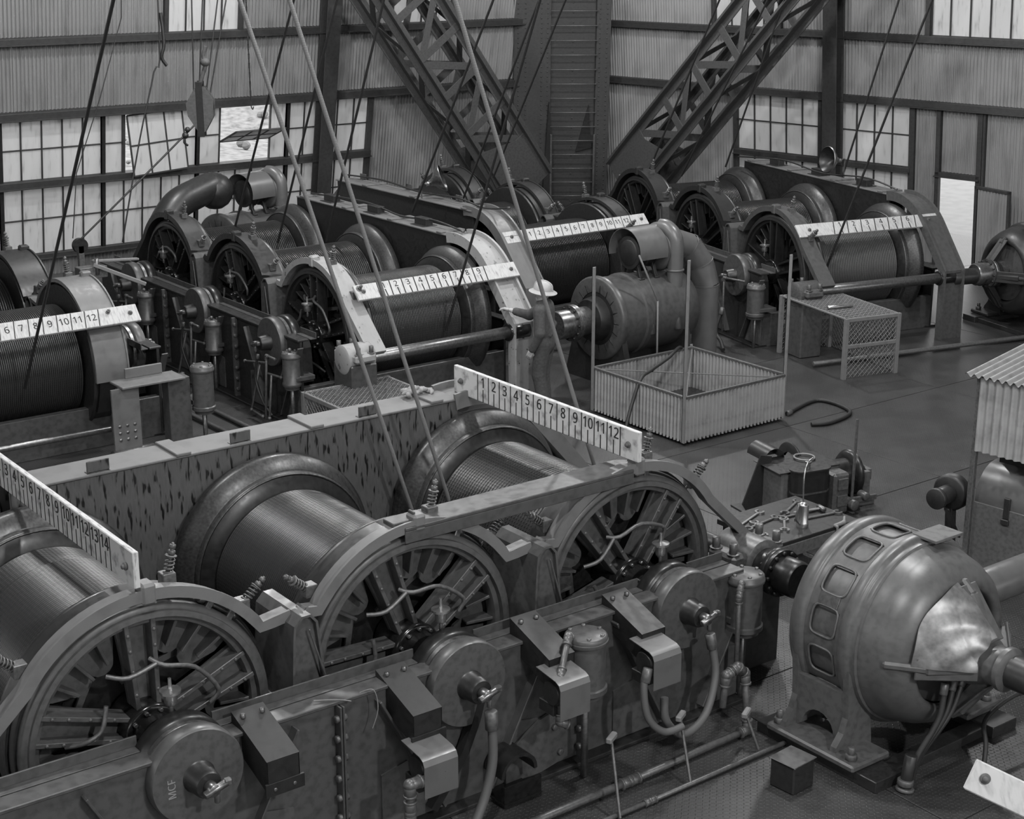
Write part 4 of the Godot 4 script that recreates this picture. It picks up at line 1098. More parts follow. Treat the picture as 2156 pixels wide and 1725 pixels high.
# folded sheet cover: sloping top, front and one cheek
func cover(T: Transform3D, label: String, w: float, h: float, d: float, m: Material) -> Node3D:
	var c := thing("sheet_cover", label, "cover", T)
	part("top", MB.new().ext(PackedVector2Array([Vector2(0, h), Vector2(-d, h + 0.17), Vector2(-d, h + 0.176), Vector2(0.003, h + 0.006)]), -w * 0.5, w * 0.5), m, c, Transform3D(Basis(V(0, 1, 0), -PI / 2), V(0, 0, 0)))
	part("front", MB.new().bx(V(-w * 0.5, 0, -0.006), V(w * 0.5, h, 0.0), 0.002).bx(V(-w * 0.5 - 0.02, -0.02, -0.006), V(w * 0.5 + 0.03, 0.08, 0.012), 0.002), m, c)
	part("cheek", MB.new().ext(PackedVector2Array([Vector2(0, 0.0), Vector2(0, h), Vector2(-d, h + 0.17), Vector2(-d, h * 0.75)]), -w * 0.5, -w * 0.5 + 0.006).ext(PackedVector2Array([Vector2(0, 0.0), Vector2(0, h), Vector2(-d, h + 0.17), Vector2(-d, h * 0.75)]), w * 0.5 - 0.006, w * 0.5), m, c, Transform3D(Basis(V(0, 1, 0), -PI / 2), V(0, 0, 0)))
	for s in [-1.0, 1.0]: part("screw", MB.new().bolt(V(s * w * 0.3, 0.03, 0.012), V(0, 0, 1), 0.014, 0.01), mat.steel, c)
	for s in [-1.0, 1.0]: part("screw", MB.new().bolt(V(s * w * 0.3, h + 0.15, -d + 0.08), Vector3.UP, 0.02, 0.03), mat.steel, c)
	return c

# blower: scroll, rain hood over its motor, curved pipe down; z is the blower shaft
func blower_motor(T: Transform3D, who: String) -> void:
	# hoist motor lying along local x with the shaft at y = 1, coupling end at x = 0
	var m := thing("hoist_motor", "large dark cylindrical motor " + who, "motor", T)
	var X := Transform3D(Basis(V(0, 1, 0), PI / 2), V(0, 1.0, 0))
	part("body", MB.new().lathe([Vector2(0.4, 0.02), Vector2(0.6, 0.0), Vector2(0.63, 0.03), Vector2(0.63, 0.1), Vector2(0.6, 0.12), Vector2(0.59, 0.5), Vector2(0.62, 0.52), Vector2(0.62, 0.6), Vector2(0.59, 0.62), Vector2(0.58, 1.35), Vector2(0.55, 1.6), Vector2(0.42, 1.7), Vector2(0, 1.72)], 56), mat.frame, m, X)
	part("end_plate", MB.new().lathe([Vector2(0.16, -0.16), Vector2(0.3, -0.14), Vector2(0.32, -0.1), Vector2(0.34, 0.02), Vector2(0.42, 0.03)], 48), mat.black, m, X)
	for i in 18:
		var a := TAU * i / 18.0
		part("vent_fin", MB.new().bar(V(cos(a) * 0.4, sin(a) * 0.4, 0.04), V(cos(a) * 0.57, sin(a) * 0.57, 0.03), 0.02, 0.05, V(0, 0, 1)), mat.drumdark, m, X)
	part("shaft", MB.new().lathe([Vector2(0.1, -0.4), Vector2(0.1, 0.05)], 24), mat.steel, m, X)
	for z in [0.62, 1.15]:
		part("lug", MB.new().cyl(V(z, 0.78, 0.57), V(z, 1.12, 0.5), 0.05, 14), mat.paint, m)
	for x in [0.05, 1.3]:
		part("foot", MB.new().ext(PackedVector2Array([Vector2(-0.75, 0.0), Vector2(0.75, 0.0), Vector2(0.72, 0.14), Vector2(0.55, 0.75), Vector2(-0.55, 0.75), Vector2(-0.72, 0.14)]), 0, 0.1), mat.dark, m, Transform3D(Basis(V(0, 1, 0), PI / 2), V(x, 0, 0)))
	var b := thing("blower", "blower with curved hood and bent pipe on the motor " + who, "blower", T)
	part("hood", MB.new().strip(arc(Vector2(0, 1.93), 0.36, -12, 192, 18), 0.008, 0.0, 0.55), mat.duct, b, Transform3D(Basis(V(0, 1, 0), PI / 2), V(0.55, 0, 0)))
	part("fan_motor", MB.new().turned(V(0.6, 1.92, 0), V(1, 0, 0), [Vector2(0, 0), Vector2(0.18, 0), Vector2(0.22, 0.04), Vector2(0.22, 0.4), Vector2(0.12, 0.46), Vector2(0, 0.46)], 28), mat.black, b)
	for x in [0.62, 0.8, 0.98]: part("fin", MB.new().turned(V(x, 1.92, 0), V(1, 0, 0), [Vector2(0.2, 0), Vector2(0.25, 0.01), Vector2(0.25, 0.03), Vector2(0.2, 0.04)], 28), mat.dark, b)
	for x in [0.7, 1.0]: part("support", MB.new().bar(V(x, 1.55, -0.2), V(x, 1.75, -0.12), 0.05, 0.05).bar(V(x, 1.55, 0.2), V(x, 1.75, 0.12), 0.05, 0.05).bx(V(x - 0.05, 1.5, -0.25), V(x + 0.05, 1.56, 0.25)), mat.dark, b)
	part("scroll", MB.new().turned(V(1.12, 1.95, 0), V(1, 0, 0), [Vector2(0, 0), Vector2(0.26, 0), Vector2(0.34, 0.04), Vector2(0.37, 0.11), Vector2(0.34, 0.18), Vector2(0.24, 0.22), Vector2(0, 0.22)], 36), mat.duct, b)
	part("down_pipe", MB.new().tube(curve([V(1.2, 2.26, 0.05), V(1.24, 2.25, 0.16), V(1.27, 2.15, 0.28), V(1.28, 1.98, 0.32), V(1.28, 1.35, 0.32)], 6), 0.12, 20), mat.duct, b)
	part("flange", MB.new().cyl(V(1.28, 1.62, 0.32), V(1.28, 1.65, 0.32), 0.14, 24), mat.duct, b)

# mitred sheet-metal duct from points
func duct(label: String, pts: Array, r: float) -> void:
	var t := thing("air_duct", label, "duct", Transform3D(Basis(), pts[0]))
	var n := pts.size()
	for i in n - 1:
		part("section", MB.new().tube([pts[i] - pts[0], pts[i + 1] - pts[0]], r * (1.0 if i % 2 == 0 else 0.992), 32), mat.duct, t)
		if i > 0: part("seam", MB.new().turned(pts[i] - pts[0], pts[i + 1] - pts[i - 1], [Vector2(r * 0.99, -0.01), Vector2(r * 1.03, -0.008), Vector2(r * 1.03, 0.008), Vector2(r * 0.99, 0.01)], 32), mat.duct, t)

func bell_lamp(T: Transform3D, label: String) -> void:
	var l := thing("beam_lamp", label, "lamp", T)
	part("shade", MB.new().lathe([Vector2(0.23, 0.12), Vector2(0.24, 0.11), Vector2(0.22, 0.07), Vector2(0.15, 0.0), Vector2(0.09, -0.04), Vector2(0.06, -0.08), Vector2(0.05, -0.12), Vector2(0.0, -0.12)], 36), mat.steel, l)
	part("inside", MB.new().lathe([Vector2(0.225, 0.115), Vector2(0.14, 0.015), Vector2(0.0, -0.03)], 36), mat.drumdark, l)
	part("socket", MB.new().cyl(V(0, 0, -0.19), V(0, 0, -0.1), 0.035, 16), mat.bright, l)
	var iv := T.basis.inverse()
	var a := V(0, 0, -0.17)
	var b := V(0, 0, -0.27) + iv * V(0, 0.03, 0)
	part("arm", MB.new().tube(curve([a, b, b + iv * V(0, -0.12, 0), b + iv * V(0, -0.34, 0)], 6), 0.012, 8), mat.pipe, l)

# ---------------------------------------------------------------- the man
func sdf_mesh(q: MB, bones: Array, cell: float, sm: float) -> void:
	# bones: [a, b, radius a, radius b, squash vector]; surface nets
	var lo := Vector3.ONE * 1e9
	var hi := -lo
	for b in bones:
		var r: float = maxf(b[2], b[3]) + 0.06
		for e in [b[0], b[1]]:
			lo = lo.min(e - Vector3.ONE * r); hi = hi.max(e + Vector3.ONE * r)
	var n := Vector3i(((hi - lo) / cell).ceil()) + Vector3i.ONE * 2
	var f := PackedFloat32Array()
	f.resize(n.x * n.y * n.z)
	f.fill(1.0)
	for b in bones:
		var A: Vector3 = b[0]
		var B: Vector3 = b[1]
		var ra: float = b[2]
		var rb: float = b[3]
		var sq: Vector3 = b[4] if b.size() > 4 else Vector3.ONE
		var r := maxf(ra, rb) + 0.06
		var i0 := Vector3i(((A.min(B) - Vector3.ONE * r - lo) / cell).floor()).clamp(Vector3i.ZERO, n - Vector3i.ONE)
		var i1 := Vector3i(((A.max(B) + Vector3.ONE * r - lo) / cell).ceil()).clamp(Vector3i.ZERO, n - Vector3i.ONE)
		var ab := B - A
		var l2 := maxf(ab.length_squared(), 1e-9)
		for z in range(i0.z, i1.z + 1):
			for y in range(i0.y, i1.y + 1):
				for x in range(i0.x, i1.x + 1):
					var p := lo + Vector3(x, y, z) * cell
					var s := clampf((p - A).dot(ab) / l2, 0.0, 1.0)
					var d := ((p - A - ab * s) * sq).length() - lerpf(ra, rb, s)
					var k := (z * n.y + y) * n.x + x
					var o := f[k]
					var h := clampf(0.5 + 0.5 * (o - d) / sm, 0.0, 1.0)
					f[k] = lerpf(o, d, h) - sm * h * (1.0 - h)
	var idx := {}
	var pos := []
	var at := func(x: int, y: int, z: int) -> float: return f[(z * n.y + y) * n.x + x]
	for z in n.z - 1:
		for y in n.y - 1:
			for x in n.x - 1:
				var k := (z * n.y + y) * n.x + x
				var m := 0
				var c := [f[k], f[k + 1], f[k + n.x], f[k + n.x + 1], f[k + n.x * n.y], f[k + n.x * n.y + 1], f[k + n.x * n.y + n.x], f[k + n.x * n.y + n.x + 1]]
				for i in 8: if c[i] < 0.0: m |= 1 << i
				if m == 0 or m == 255: continue
				var sum := Vector3.ZERO
				var cnt := 0
				for e in [[0, 1], [2, 3], [4, 5], [6, 7], [0, 2], [1, 3], [4, 6], [5, 7], [0, 4], [1, 5], [2, 6], [3, 7]]:
					var va: float = c[e[0]]
					var vb: float = c[e[1]]
					if (va < 0.0) == (vb < 0.0): continue
					var s := va / (va - vb)
					var pa := Vector3(e[0] & 1, (e[0] >> 1) & 1, e[0] >> 2)
					var pb := Vector3(e[1] & 1, (e[1] >> 1) & 1, e[1] >> 2)
					sum += pa.lerp(pb, s); cnt += 1
				idx[k] = pos.size()
				pos.append(lo + (Vector3(x, y, z) + sum / cnt) * cell)
	var nor := []
	nor.resize(pos.size())
	for k in idx:
		var x: int = k % n.x
		var y: int = (k / n.x) % n.y
		var z: int = k / (n.x * n.y)
		var g := Vector3(at.call(x + 1, y, z) - f[k], at.call(x, y + 1, z) - f[k], at.call(x, y, z + 1) - f[k]) + Vector3(at.call(x + 1, y + 1, z + 1) - at.call(x, y + 1, z + 1), at.call(x + 1, y + 1, z + 1) - at.call(x + 1, y, z + 1), at.call(x + 1, y + 1, z + 1) - at.call(x + 1, y + 1, z))
		nor[idx[k]] = g.normalized()
	var st := [1, n.x, n.x * n.y]
	for k in idx:
		for ax in 3:
			var o: int = k + st[ax]
			if o >= f.size() or (f[k] < 0.0) == (f[o] < 0.0): continue
			var u: int = st[(ax + 1) % 3]
			var w: int = st[(ax + 2) % 3]
			if not (idx.has(k - u) and idx.has(k - w) and idx.has(k - u - w)): continue
			var I := [idx[k], idx[k - u], idx[k - u - w], idx[k - w]]
			q.tri(pos[I[0]], pos[I[1]], pos[I[2]], nor[I[0]], nor[I[1]], nor[I[2]])
			q.tri(pos[I[0]], pos[I[2]], pos[I[3]], nor[I[0]], nor[I[2]], nor[I[3]])

func hand(q: MB, T: Transform3D, side: float, curl: float) -> void:
	# wrist at the origin, fingers along -y, palm facing +z, thumb towards side * x
	var b := [[V(0, 0.02, 0), V(0, -0.03, 0), 0.027, 0.03, V(1, 1, 1.35)], [V(-0.022, -0.04, 0), V(-0.024, -0.085, 0), 0.02, 0.018], [V(0.0, -0.04, 0), V(0.0, -0.09, 0), 0.02, 0.018], [V(0.022, -0.04, 0), V(0.024, -0.085, 0), 0.02, 0.018]]
	for i in 4:
		var x := (i - 1.5) * 0.021
		var l: float = [0.062, 0.074, 0.07, 0.055][i] if side < 0.0 else [0.055, 0.07, 0.074, 0.062][i]
		var p := V(x, -0.088, 0.0)
		var a := curl * 0.5
		for s in [0.45, 0.32, 0.23]:
			var e: Vector3 = p + V(x * 0.1 * s, -cos(a), sin(a)) * l * s
			b.append([p, e, 0.0095 - 0.001 * (1.0 - s), 0.0085])
			p = e
			a += curl
	b.append([V(side * 0.024, -0.03, 0.006), V(side * 0.045, -0.06, 0.02), 0.014, 0.012])
	b.append([V(side * 0.045, -0.06, 0.02), V(side * 0.046, -0.092, 0.03), 0.011, 0.009])
	b = b.map(func(o): return o)
	var k := q.t
	q.t = k * T
	sdf_mesh(q, b, 0.0045, 0.008)
	q.t = k

func limb_basis(from: Vector3, to: Vector3, fwd: Vector3) -> Basis:   # -y runs from -> to
	var y := (from - to).normalized()
	var z := (fwd - y * fwd.dot(y)).normalized()
	return Basis(y.cross(z), y, z)

func make_man(T: Transform3D) -> void:
	# faces local +z; own right is -x
	var m := thing("person", "man in dark coverall and pale hard hat reaching one arm to the white guard arm", "person", T)
	var hipL := V(0.09, 0.93, 0.0); var hipR := V(-0.09, 0.93, 0.0)
	var kneeL := V(0.1, 0.5, 0.04); var kneeR := V(-0.09, 0.5, 0.05)
	var ankL := V(0.11, 0.09, -0.04); var ankR := V(-0.1, 0.09, 0.02)
	var chest := V(0, 1.3, 0.03); var neck := V(0, 1.48, 0.02)
	var shL := V(0.19, 1.4, 0.0); var shR := V(-0.19, 1.41, 0.04)
	var elL := V(0.27, 1.12, -0.04); var wrL := V(0.24, 0.87, 0.09)
	var elR := V(-0.2, 1.24, 0.29); var wrR := V(-0.14, 1.3, 0.54)
	var q := MB.new()
	var core := [[V(0, 0.95, 0), V(0, 1.12, 0.0), 0.15, 0.14, V(1, 1, 1.3)], [V(0, 1.12, 0.0), V(0, 1.36, 0.01), 0.145, 0.165, V(0.95, 1, 1.35)], [V(-0.12, 1.42, 0.01), V(0.12, 1.42, 0.01), 0.07, 0.07], [hipL, kneeL, 0.095, 0.066], [kneeL, ankL, 0.062, 0.042], [hipR, kneeR, 0.095, 0.066], [kneeR, ankR, 0.062, 0.042], [shL, elL, 0.058, 0.045], [elL, wrL, 0.044, 0.03], [shR, elR, 0.058, 0.045], [elR, wrR, 0.044, 0.03], [neck - V(0, 0.06, 0.02), neck + V(0, 0.06, 0.02), 0.062, 0.055], [V(0, 1.56, 0.035), V(0, 1.6, 0.035), 0.07, 0.07]]
	sdf_mesh(q, core, 0.014, 0.035)
	# head
	var hd := [[V(0, 1.6, 0.02), V(0, 1.66, 0.03), 0.083, 0.088, V(1.1, 1, 0.95)], [V(0, 1.555, 0.07), V(0, 1.53, 0.085), 0.058, 0.04, V(1.0, 1, 1.1)], [V(0, 1.59, 0.11), V(0, 1.57, 0.134), 0.014, 0.018], [V(-0.03, 1.545, 0.098), V(0.03, 1.545, 0.098), 0.013, 0.013], [V(-0.033, 1.61, 0.102), V(0.033, 1.61, 0.102), 0.016, 0.016], [V(0.08, 1.6, 0.01), V(0.086, 1.57, 0.015), 0.018, 0.012, V(1.8, 1, 1)], [V(-0.08, 1.6, 0.01), V(-0.086, 1.57, 0.015), 0.018, 0.012, V(1.8, 1, 1)]]
	sdf_mesh(q, hd, 0.007, 0.014)
	hand(q, Transform3D(limb_basis(elL, wrL, V(-1, 0, 0.2)), wrL), -1.0, 0.55)
	hand(q, Transform3D(limb_basis(elR, wrR, V(0.2, -1, 0.2)), wrR), 1.0, 0.5)
	part("body", q, mat.skin, m)
	var c := MB.new()
	var suit := [[V(0, 0.94, 0), V(0, 1.12, 0.0), 0.172, 0.165, V(1, 1, 1.22)], [V(0, 1.12, 0.0), V(0, 1.36, 0.01), 0.168, 0.182, V(0.95, 1, 1.3)], [V(-0.13, 1.415, 0.005), V(0.13, 1.415, 0.005), 0.085, 0.085], [hipL, kneeL, 0.118, 0.09], [kneeL, ankL, 0.09, 0.088], [hipR, kneeR, 0.118, 0.09], [kneeR, ankR, 0.09, 0.088], [shL, elL, 0.078, 0.064], [elL, elL.lerp(wrL, 0.92), 0.064, 0.05], [shR, elR, 0.08, 0.066], [elR, elR.lerp(wrR, 0.72), 0.066, 0.054], [V(0, 1.44, 0.0), V(0, 1.475, 0.005), 0.078, 0.074], [V(0.06, 0.74, 0.1), V(0.12, 0.6, 0.1), 0.03, 0.02], [V(-0.05, 1.2, -0.13), V(0.1, 1.06, -0.12), 0.03, 0.02], [V(0.0, 0.98, 0.13), V(0.16, 0.93, 0.06), 0.04, 0.04]]
	sdf_mesh(c, suit, 0.014, 0.03)
	part("coverall", c, mat.cloth, m)
	for s in [[ankL, 1.0], [ankR, -1.0]]:
		var b := MB.new()
		var a: Vector3 = s[0]
		sdf_mesh(b, [[V(a.x, 0.05, a.z - 0.05), V(a.x + s[1] * 0.02, 0.04, a.z + 0.17), 0.048, 0.045], [V(a.x, 0.06, a.z - 0.02), V(a.x, 0.14, a.z - 0.01), 0.055, 0.055]], 0.012, 0.03)
		part("boot", b, mat.leather, m)
	var h := MB.new()
	h.t = Transform3D(Basis(V(1, 0, 0), -0.12), V(0, 1.655, 0.02))
	h.turned(Vector3.ZERO, Vector3.UP, [Vector2(0.19, -0.035), Vector2(0.192, -0.03), Vector2(0.15, -0.01), Vector2(0.128, 0.0), Vector2(0.126, 0.03), Vector2(0.11, 0.075), Vector2(0.075, 0.105), Vector2(0.03, 0.118), Vector2(0, 0.12)], 36)
	h.turned(Vector3.ZERO, Vector3.UP, [Vector2(0.187, -0.04), Vector2(0.14, -0.018), Vector2(0.118, -0.004), Vector2(0.1, 0.06), Vector2(0, 0.1)], 36)
	h.tube(curve([V(0, 0.0, -0.13), V(0, 0.085, -0.105), V(0, 0.122, 0), V(0, 0.085, 0.105), V(0, 0.0, 0.13)], 6), 0.012, 8)
	part("hard_hat", h, mat.hat, m)

func hoist_set(T: Transform3D, xs: Array, frame_label: String, rope_rs: Array, names: Array, o: Dictionary, proto: Node3D, windings: Array) -> void:
	make_frame(T, xs, frame_label, o)
	for i in xs.size():
		var P := T * Transform3D(Basis(V(0, 0, 1), deg_to_rad(float(i) * 17.0)), V(xs[i], HUB, 0))
		var d: Node3D = proto.duplicate()
		d.name = numbered("rope_drum")
		add_child(d)
		d.transform = P
		tag(d, "rope drum " + names[i], "rope drum", o.get("group", ""))
		var r := thing("wound_rope", "rope wound on the drum " + names[i], "wire rope", T * Transform3D(Basis(), V(xs[i], HUB, 0)), "")
		part("winding", windings[mini(i, windings.size() - 1)], mat[rope_rs[i]], r)

func make_hoists() -> void:
	var proto := make_drum(0.72)
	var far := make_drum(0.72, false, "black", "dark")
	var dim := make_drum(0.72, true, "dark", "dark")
	var wa := make_winding(0.725, -1.94, -0.38, 0.026).mesh()
	var wb2 := MB.new()
	wb2.v.append_array(make_winding(0.725, -1.94, -0.38, 0.026).v)
	var two := make_winding(0.725, -1.94, -0.38, 0.026)
	var top := make_winding(0.755, -1.55, -0.38, 0.026)
	two.v.append_array(top.v); two.n.append_array(top.n); two.u.append_array(top.u)
	var wb := two.mesh()
	var wc := make_winding(0.725, -1.94, -0.38, 0.036).mesh()
	var wf := make_winding(0.725, -1.94, -0.38, 0.034, 56).mesh()
	# nearest hoist
	var T1 := Transform3D(Basis(), V(3.97, 0, -9.6))
	hoist_set(T1, [0.0, 2.24, 4.5], "long riveted steel frame with wheel arches carrying the three nearest rope drums", ["rope", "rope", "rope"], ["at lower left under the board numbered to 14", "in the middle of the nearest hoist", "with bright open turns, right of the middle near drum"], {"arm_side": [1]}, proto, [wb, wa, wc])
	# girder from the second arch to the third, and the angle on the web face
	var g := thing("tie_girder", "flat steel girder lying across the arches between the second and third nearest wheels", "girder", T1 * Transform3D(Basis(), V(2.25, 2.1, 0.02)))
	part("plate", MB.new().bx(V(-0.12, 0.0, -0.2), V(2.2, 0.03, 0.1)).bx(V(-0.12, -0.1, 0.08), V(2.2, 0.0, 0.1)), mat.frame, g)
	part("end_lug", MB.new().bx(V(-0.2, 0.03, -0.1), V(0.02, 0.07, 0.05)).bx(V(-0.02, 0.03, -0.02), V(0.0, 0.13, 0.06)), mat.frame, g)
	var cl := make_clutch()
	for i in 3:
		var c := cl if i == 0 else cl.duplicate()
		c.name = numbered("clutch_cylinder")
		add_child(c)
		c.transform = T1 * Transform3D(Basis(), V([0.0, 2.24, 4.5][i], HUB - 0.03, 0))
		tag(c, ["grooved clutch cylinder with chalk letters on its face, lowest in the picture", "grey grooved clutch cylinder in front of the middle near wheel, beside a hose", "small shiny clutch cylinder in front of the third near wheel"][i], "clutch")
	var fnt := SystemFont.new()
	fnt.font_names = PackedStringArray(["Droid Sans"])
	var tm := TextMesh.new()
	tm.text = "MCF"; tm.font = fnt; tm.font_size = 40; tm.pixel_size = 0.0019; tm.depth = 0.003
	part("chalk_letters", tm, mat.rag, get_node("clutch_cylinder"), Transform3D(Basis(V(0, 0, 1), PI / 2), V(-0.2, -0.03, 0.8)))
	for i in 3: grease_cup(T1 * Transform3D(Basis(), V([0.0, 2.24, 4.5][i], HUB + 0.28, 0.42)), ["bright grease cup above the lettered clutch cylinder", "bright grease cup beside the hub of the middle near wheel", "tall grease cup beside the hub of the third near wheel"][i], 1.5)
	bearing_block(T1 * Transform3D(Basis().scaled(V(1.1, 1.05, 1.1)), V(5.8, -0.02, 0.16)), "oily bearing block with big nuts beside the coupling of the nearest motor", mat.pipe)
	var sh := thing("pinion_shaft", "dark pinion shaft running back from the bearing block of the nearest hoist", "shaft", T1 * Transform3D(Basis(), V(5.8, 1.0, -0.2)))
	part("shaft", MB.new().cyl(V(0, 0, -2.3), V(0, 0, 0.6), 0.09, 24), mat.dark, sh)
	coupling(T1 * Transform3D(Basis(), V(5.8, 1.0, 0.58)), "turned dark coupling between bearing block and the nearest motor", 0.22, 0.26, mat.drumdark)
	make_motor(Transform3D(Basis(), V(9.77, 0, -7.75)), "big grey electric motor with rounded vents and dented sheet guard", true)
	# boards
	ruler(Transform3D(Basis(V(0, 0, 1), V(0, 1, 0), V(-1, 0, 0)), V(8.42, 2.195, -12.16)), "long white board numbered 1 to 12 across the nearest hoist", 2.72, 0.4, 0.174, range(1, 13))
	ruler(Transform3D(Basis(V(0, 0, 1), V(0, 1, 0), V(-1, 0, 0)), V(3.9, 2.195, -12.75)), "white board numbered up to 14 over the leftmost near drum", 3.26, 0.39, 0.177, range(1, 15))
	# covers and hoods along the near face
	for c in [[0.5, 0.9, "black folded sheet cover between the lettered clutch cylinder and the girder joint", "black"], [1.68, 0.87, "black sheet cover with grey front left of the middle clutch cylinder", "black"], [2.92, 0.95, "black sheet cover behind the upright oil cylinder", "black"], [3.86, 0.9, "black sheet cover left of the small shiny clutch cylinder", "black"]]:
		cover(T1 * Transform3D(Basis(), V(c[0], c[1], 1.06)), c[2], 0.25, 0.24, 0.5, mat[c[3]])
	for h in [[1.63, 0.58, "bent grey hood below the middle clutch cylinder, lowest of the hoods"], [2.86, 0.8, "bent grey hood between the middle clutch cylinder and the oil cylinder"], [3.8, 0.77, "bent grey hood beside the small shiny clutch cylinder"]]:
		hood(T1 * Transform3D(Basis(), V(h[0], h[1], 1.3)), h[2], 0.29, 0.31, 0.3, mat.duct)
	air_cylinder(T1 * Transform3D(Basis(), V(3.25, 0, 0.95)), "upright grey cylinder with bolted lid behind the middle hood", 0.17, 0.52, 0.72)
	air_cylinder(T1 * Transform3D(Basis(), V(5.2, 0, 0.75)), "upright grey cylinder with bolted lid left of the nearest motor", 0.165, 0.55, 0.64)
	pipe_run("air_pipe", "swan-neck pipe from the lid of the middle oil cylinder to the hood", "pipe", [V(7.1, 1.24, -8.7), V(7.0, 1.3, -8.6), V(6.78, 1.1, -8.42), V(6.78, 0.72, -8.42), V(6.85, 0.68, -8.4)], 0.025, mat.pipe)
	pipe_run("air_pipe", "thin pipe rising beside the right-hand near oil cylinder", "pipe", [V(9.17, 1.16, -8.84), V(9.02, 1.17, -8.75), V(8.97, 1.08, -8.72), V(8.97, 0.35, -8.72)], 0.022, mat.pipe)
	pipe_run("air_pipe", "elbowed pipe stub beside the lowest grey hood", "pipe", [V(5.5, 0.72, -8.33), V(5.35, 0.72, -8.33), V(5.35, 0.5, -8.33), V(5.35, 0.0, -8.33)], 0.032, mat.pipe)
	hose("pale hose hanging from the valve of the middle clutch cylinder", [V(6.23, 0.93, -8.56), V(6.23, 0.72, -8.54), V(6.21, 0.5, -8.52), V(6.12, 0.25, -8.5), V(5.95, 0.02, -8.45)], 0.038, mat.hose)
	hose("pale hose curving down from the small shiny clutch cylinder", [V(8.48, 0.93, -8.56), V(8.5, 0.76, -8.53), V(8.48, 0.55, -8.48), V(8.3, 0.3, -8.4), V(8.02, 0.24, -8.35), V(7.83, 0.42, -8.36), V(7.82, 0.62, -8.38)], 0.034, mat.hose)
	hose("hose sagging from the elbow beside the third hood", [V(7.62, 0.95, -8.36), V(7.56, 0.8, -8.34), V(7.58, 0.55, -8.3), V(7.72, 0.4, -8.26), V(7.9, 0.4, -8.24)], 0.03, mat.hose)
	pipe_run("floor_pipe", "floor pipe running along the base of the nearest hoist", "pipe", [V(5.9, 0.05, -8.28), V(7.4, 0.05, -8.3), V(8.75, 0.05, -8.34), V(8.75, 0.55, -8.4), V(8.68, 0.62, -8.42), V(8.55, 0.58, -8.42), V(8.52, 0.3, -8.42)], 0.032, mat.pipe)
	pipe_run("floor_pipe", "thinner floor pipe with valve end, outermost by the nearest hoist", "pipe", [V(6.0, 0.03, -8.0), V(7.35, 0.03, -8.0), V(8.95, 0.03, -8.02)], 0.02, mat.pipe)
	for p in [[V(7.2, 0.48, -8.3), V(7.0, 0.03, -7.95), "slanting rod with a block handle left of the floor pipes"], [V(7.95, 0.42, -8.32), V(7.78, 0.03, -8.0), "slanting rod with block handle by the third hood"], [V(8.58, 0.3, -8.2), V(8.62, 0.02, -8.08), "short bent rod with tee handle near the motor foot"]]:
		var t := thing("valve_rod", p[2], "valve rod", Transform3D(Basis(), p[1]))
		part("rod", MB.new().tube([p[0] - p[1], Vector3.ZERO], 0.013, 8), mat.pipe, t)
		part("handle", MB.new().box(p[0] - p[1] + V(0, 0.02, 0), V(0.14, 0.05, 0.05), 0.01, Basis(V(0, 1, 0), 0.5)), mat.bar, t)
	# small fittings on the near girder
	var gp := thing("gusset_plate", "rounded grey plate bolted low on the near girder, left of the middle hood", "plate", T1)
	part("plate", MB.new().ext(PackedVector2Array([Vector2(2.62, 0.3), Vector2(2.95, 0.5)] + arc(Vector2(3.12, 0.42), 0.12, 110, 10, 8) + [Vector2(3.3, 0.1), Vector2(2.95, 0.03), Vector2(2.62, 0.05)]), 0.72, 0.745), mat.paint, gp)
	for p in [[2.8, 0.25], [3.16, 0.16], [3.1, 0.4]]: part("bolt", MB.new().bolt(V(p[0], p[1], 0.745), V(0, 0, 1), 0.03, 0.03), mat.paint, gp)
	var pk := thing("dark_recess", "open dark recess with a lip low on the near girder", "oil pocket", T1)  # a dark gap in the girder, built as a black lip and tray
	part("lip", MB.new().strip(arc(Vector2(2.6, 0.24), 0.16, 0, 180, 10), 0.03, 0.72, 0.95), mat.black, pk)
	part("tray", MB.new().bx(V(2.42, 0.02, 0.72), V(2.78, 0.05, 1.0)).bx(V(2.42, 0.05, 0.97), V(2.78, 0.2, 1.0)), mat.oily, pk)
	var bl := thing("dark_strip", "flat dark strip curving down behind the pale hose of the middle clutch cylinder", "strap", T1)  # dark slanting band, built as a flat black strip
	part("strap", MB.new().strip([Vector2(2.36, 0.92), Vector2(2.3, 0.72), Vector2(2.2, 0.5), Vector2(2.06, 0.3), Vector2(1.9, 0.1)], 0.07, 0.72, 0.8), mat.black, bl)
	for w in [["short bright wire hooked on the girder beside the second bracket post", [V(5.28, 1.25, -8.86), V(5.36, 1.27, -8.8), V(5.38, 1.12, -8.78), V(5.33, 0.98, -8.78)]], ["thin pale wire lying on the girder flange below the first bracket post", [V(4.95, 1.25, -8.95), V(5.1, 1.24, -8.88), V(5.2, 1.21, -8.85)]]]:
		var t := thing("wire", w[0], "wire", Transform3D(Basis(), w[1][0]))
		part("strand", MB.new().tube(curve(w[1].map(func(p): return p - w[1][0]), 5), 0.004, 6), mat.bar, t)
	# lever gear seen over the left-hand hoist
	var lg := thing("lever_gear", "light grey lever bars on a bracket behind the left-hand hoist", "lever gear", Transform3D(Basis(), V(8.2, 1.85, -20.9)))
	part("bracket", MB.new().bx(V(-0.1, 0, -0.1), V(0.3, 0.16, 0.1)).bx(V(0.0, -1.8, -0.05), V(0.1, 0.0, 0.05)), mat.pipe, lg)
	part("bar", MB.new().bar(V(0.1, 0.2, 0.1), V(0.75, -0.12, 0.35), 0.05, 0.05), mat.bar, lg)
	part("bar", MB.new().bar(V(0.15, 0.22, -0.05), V(0.85, 0.16, -0.1), 0.08, 0.03), mat.bar, lg)
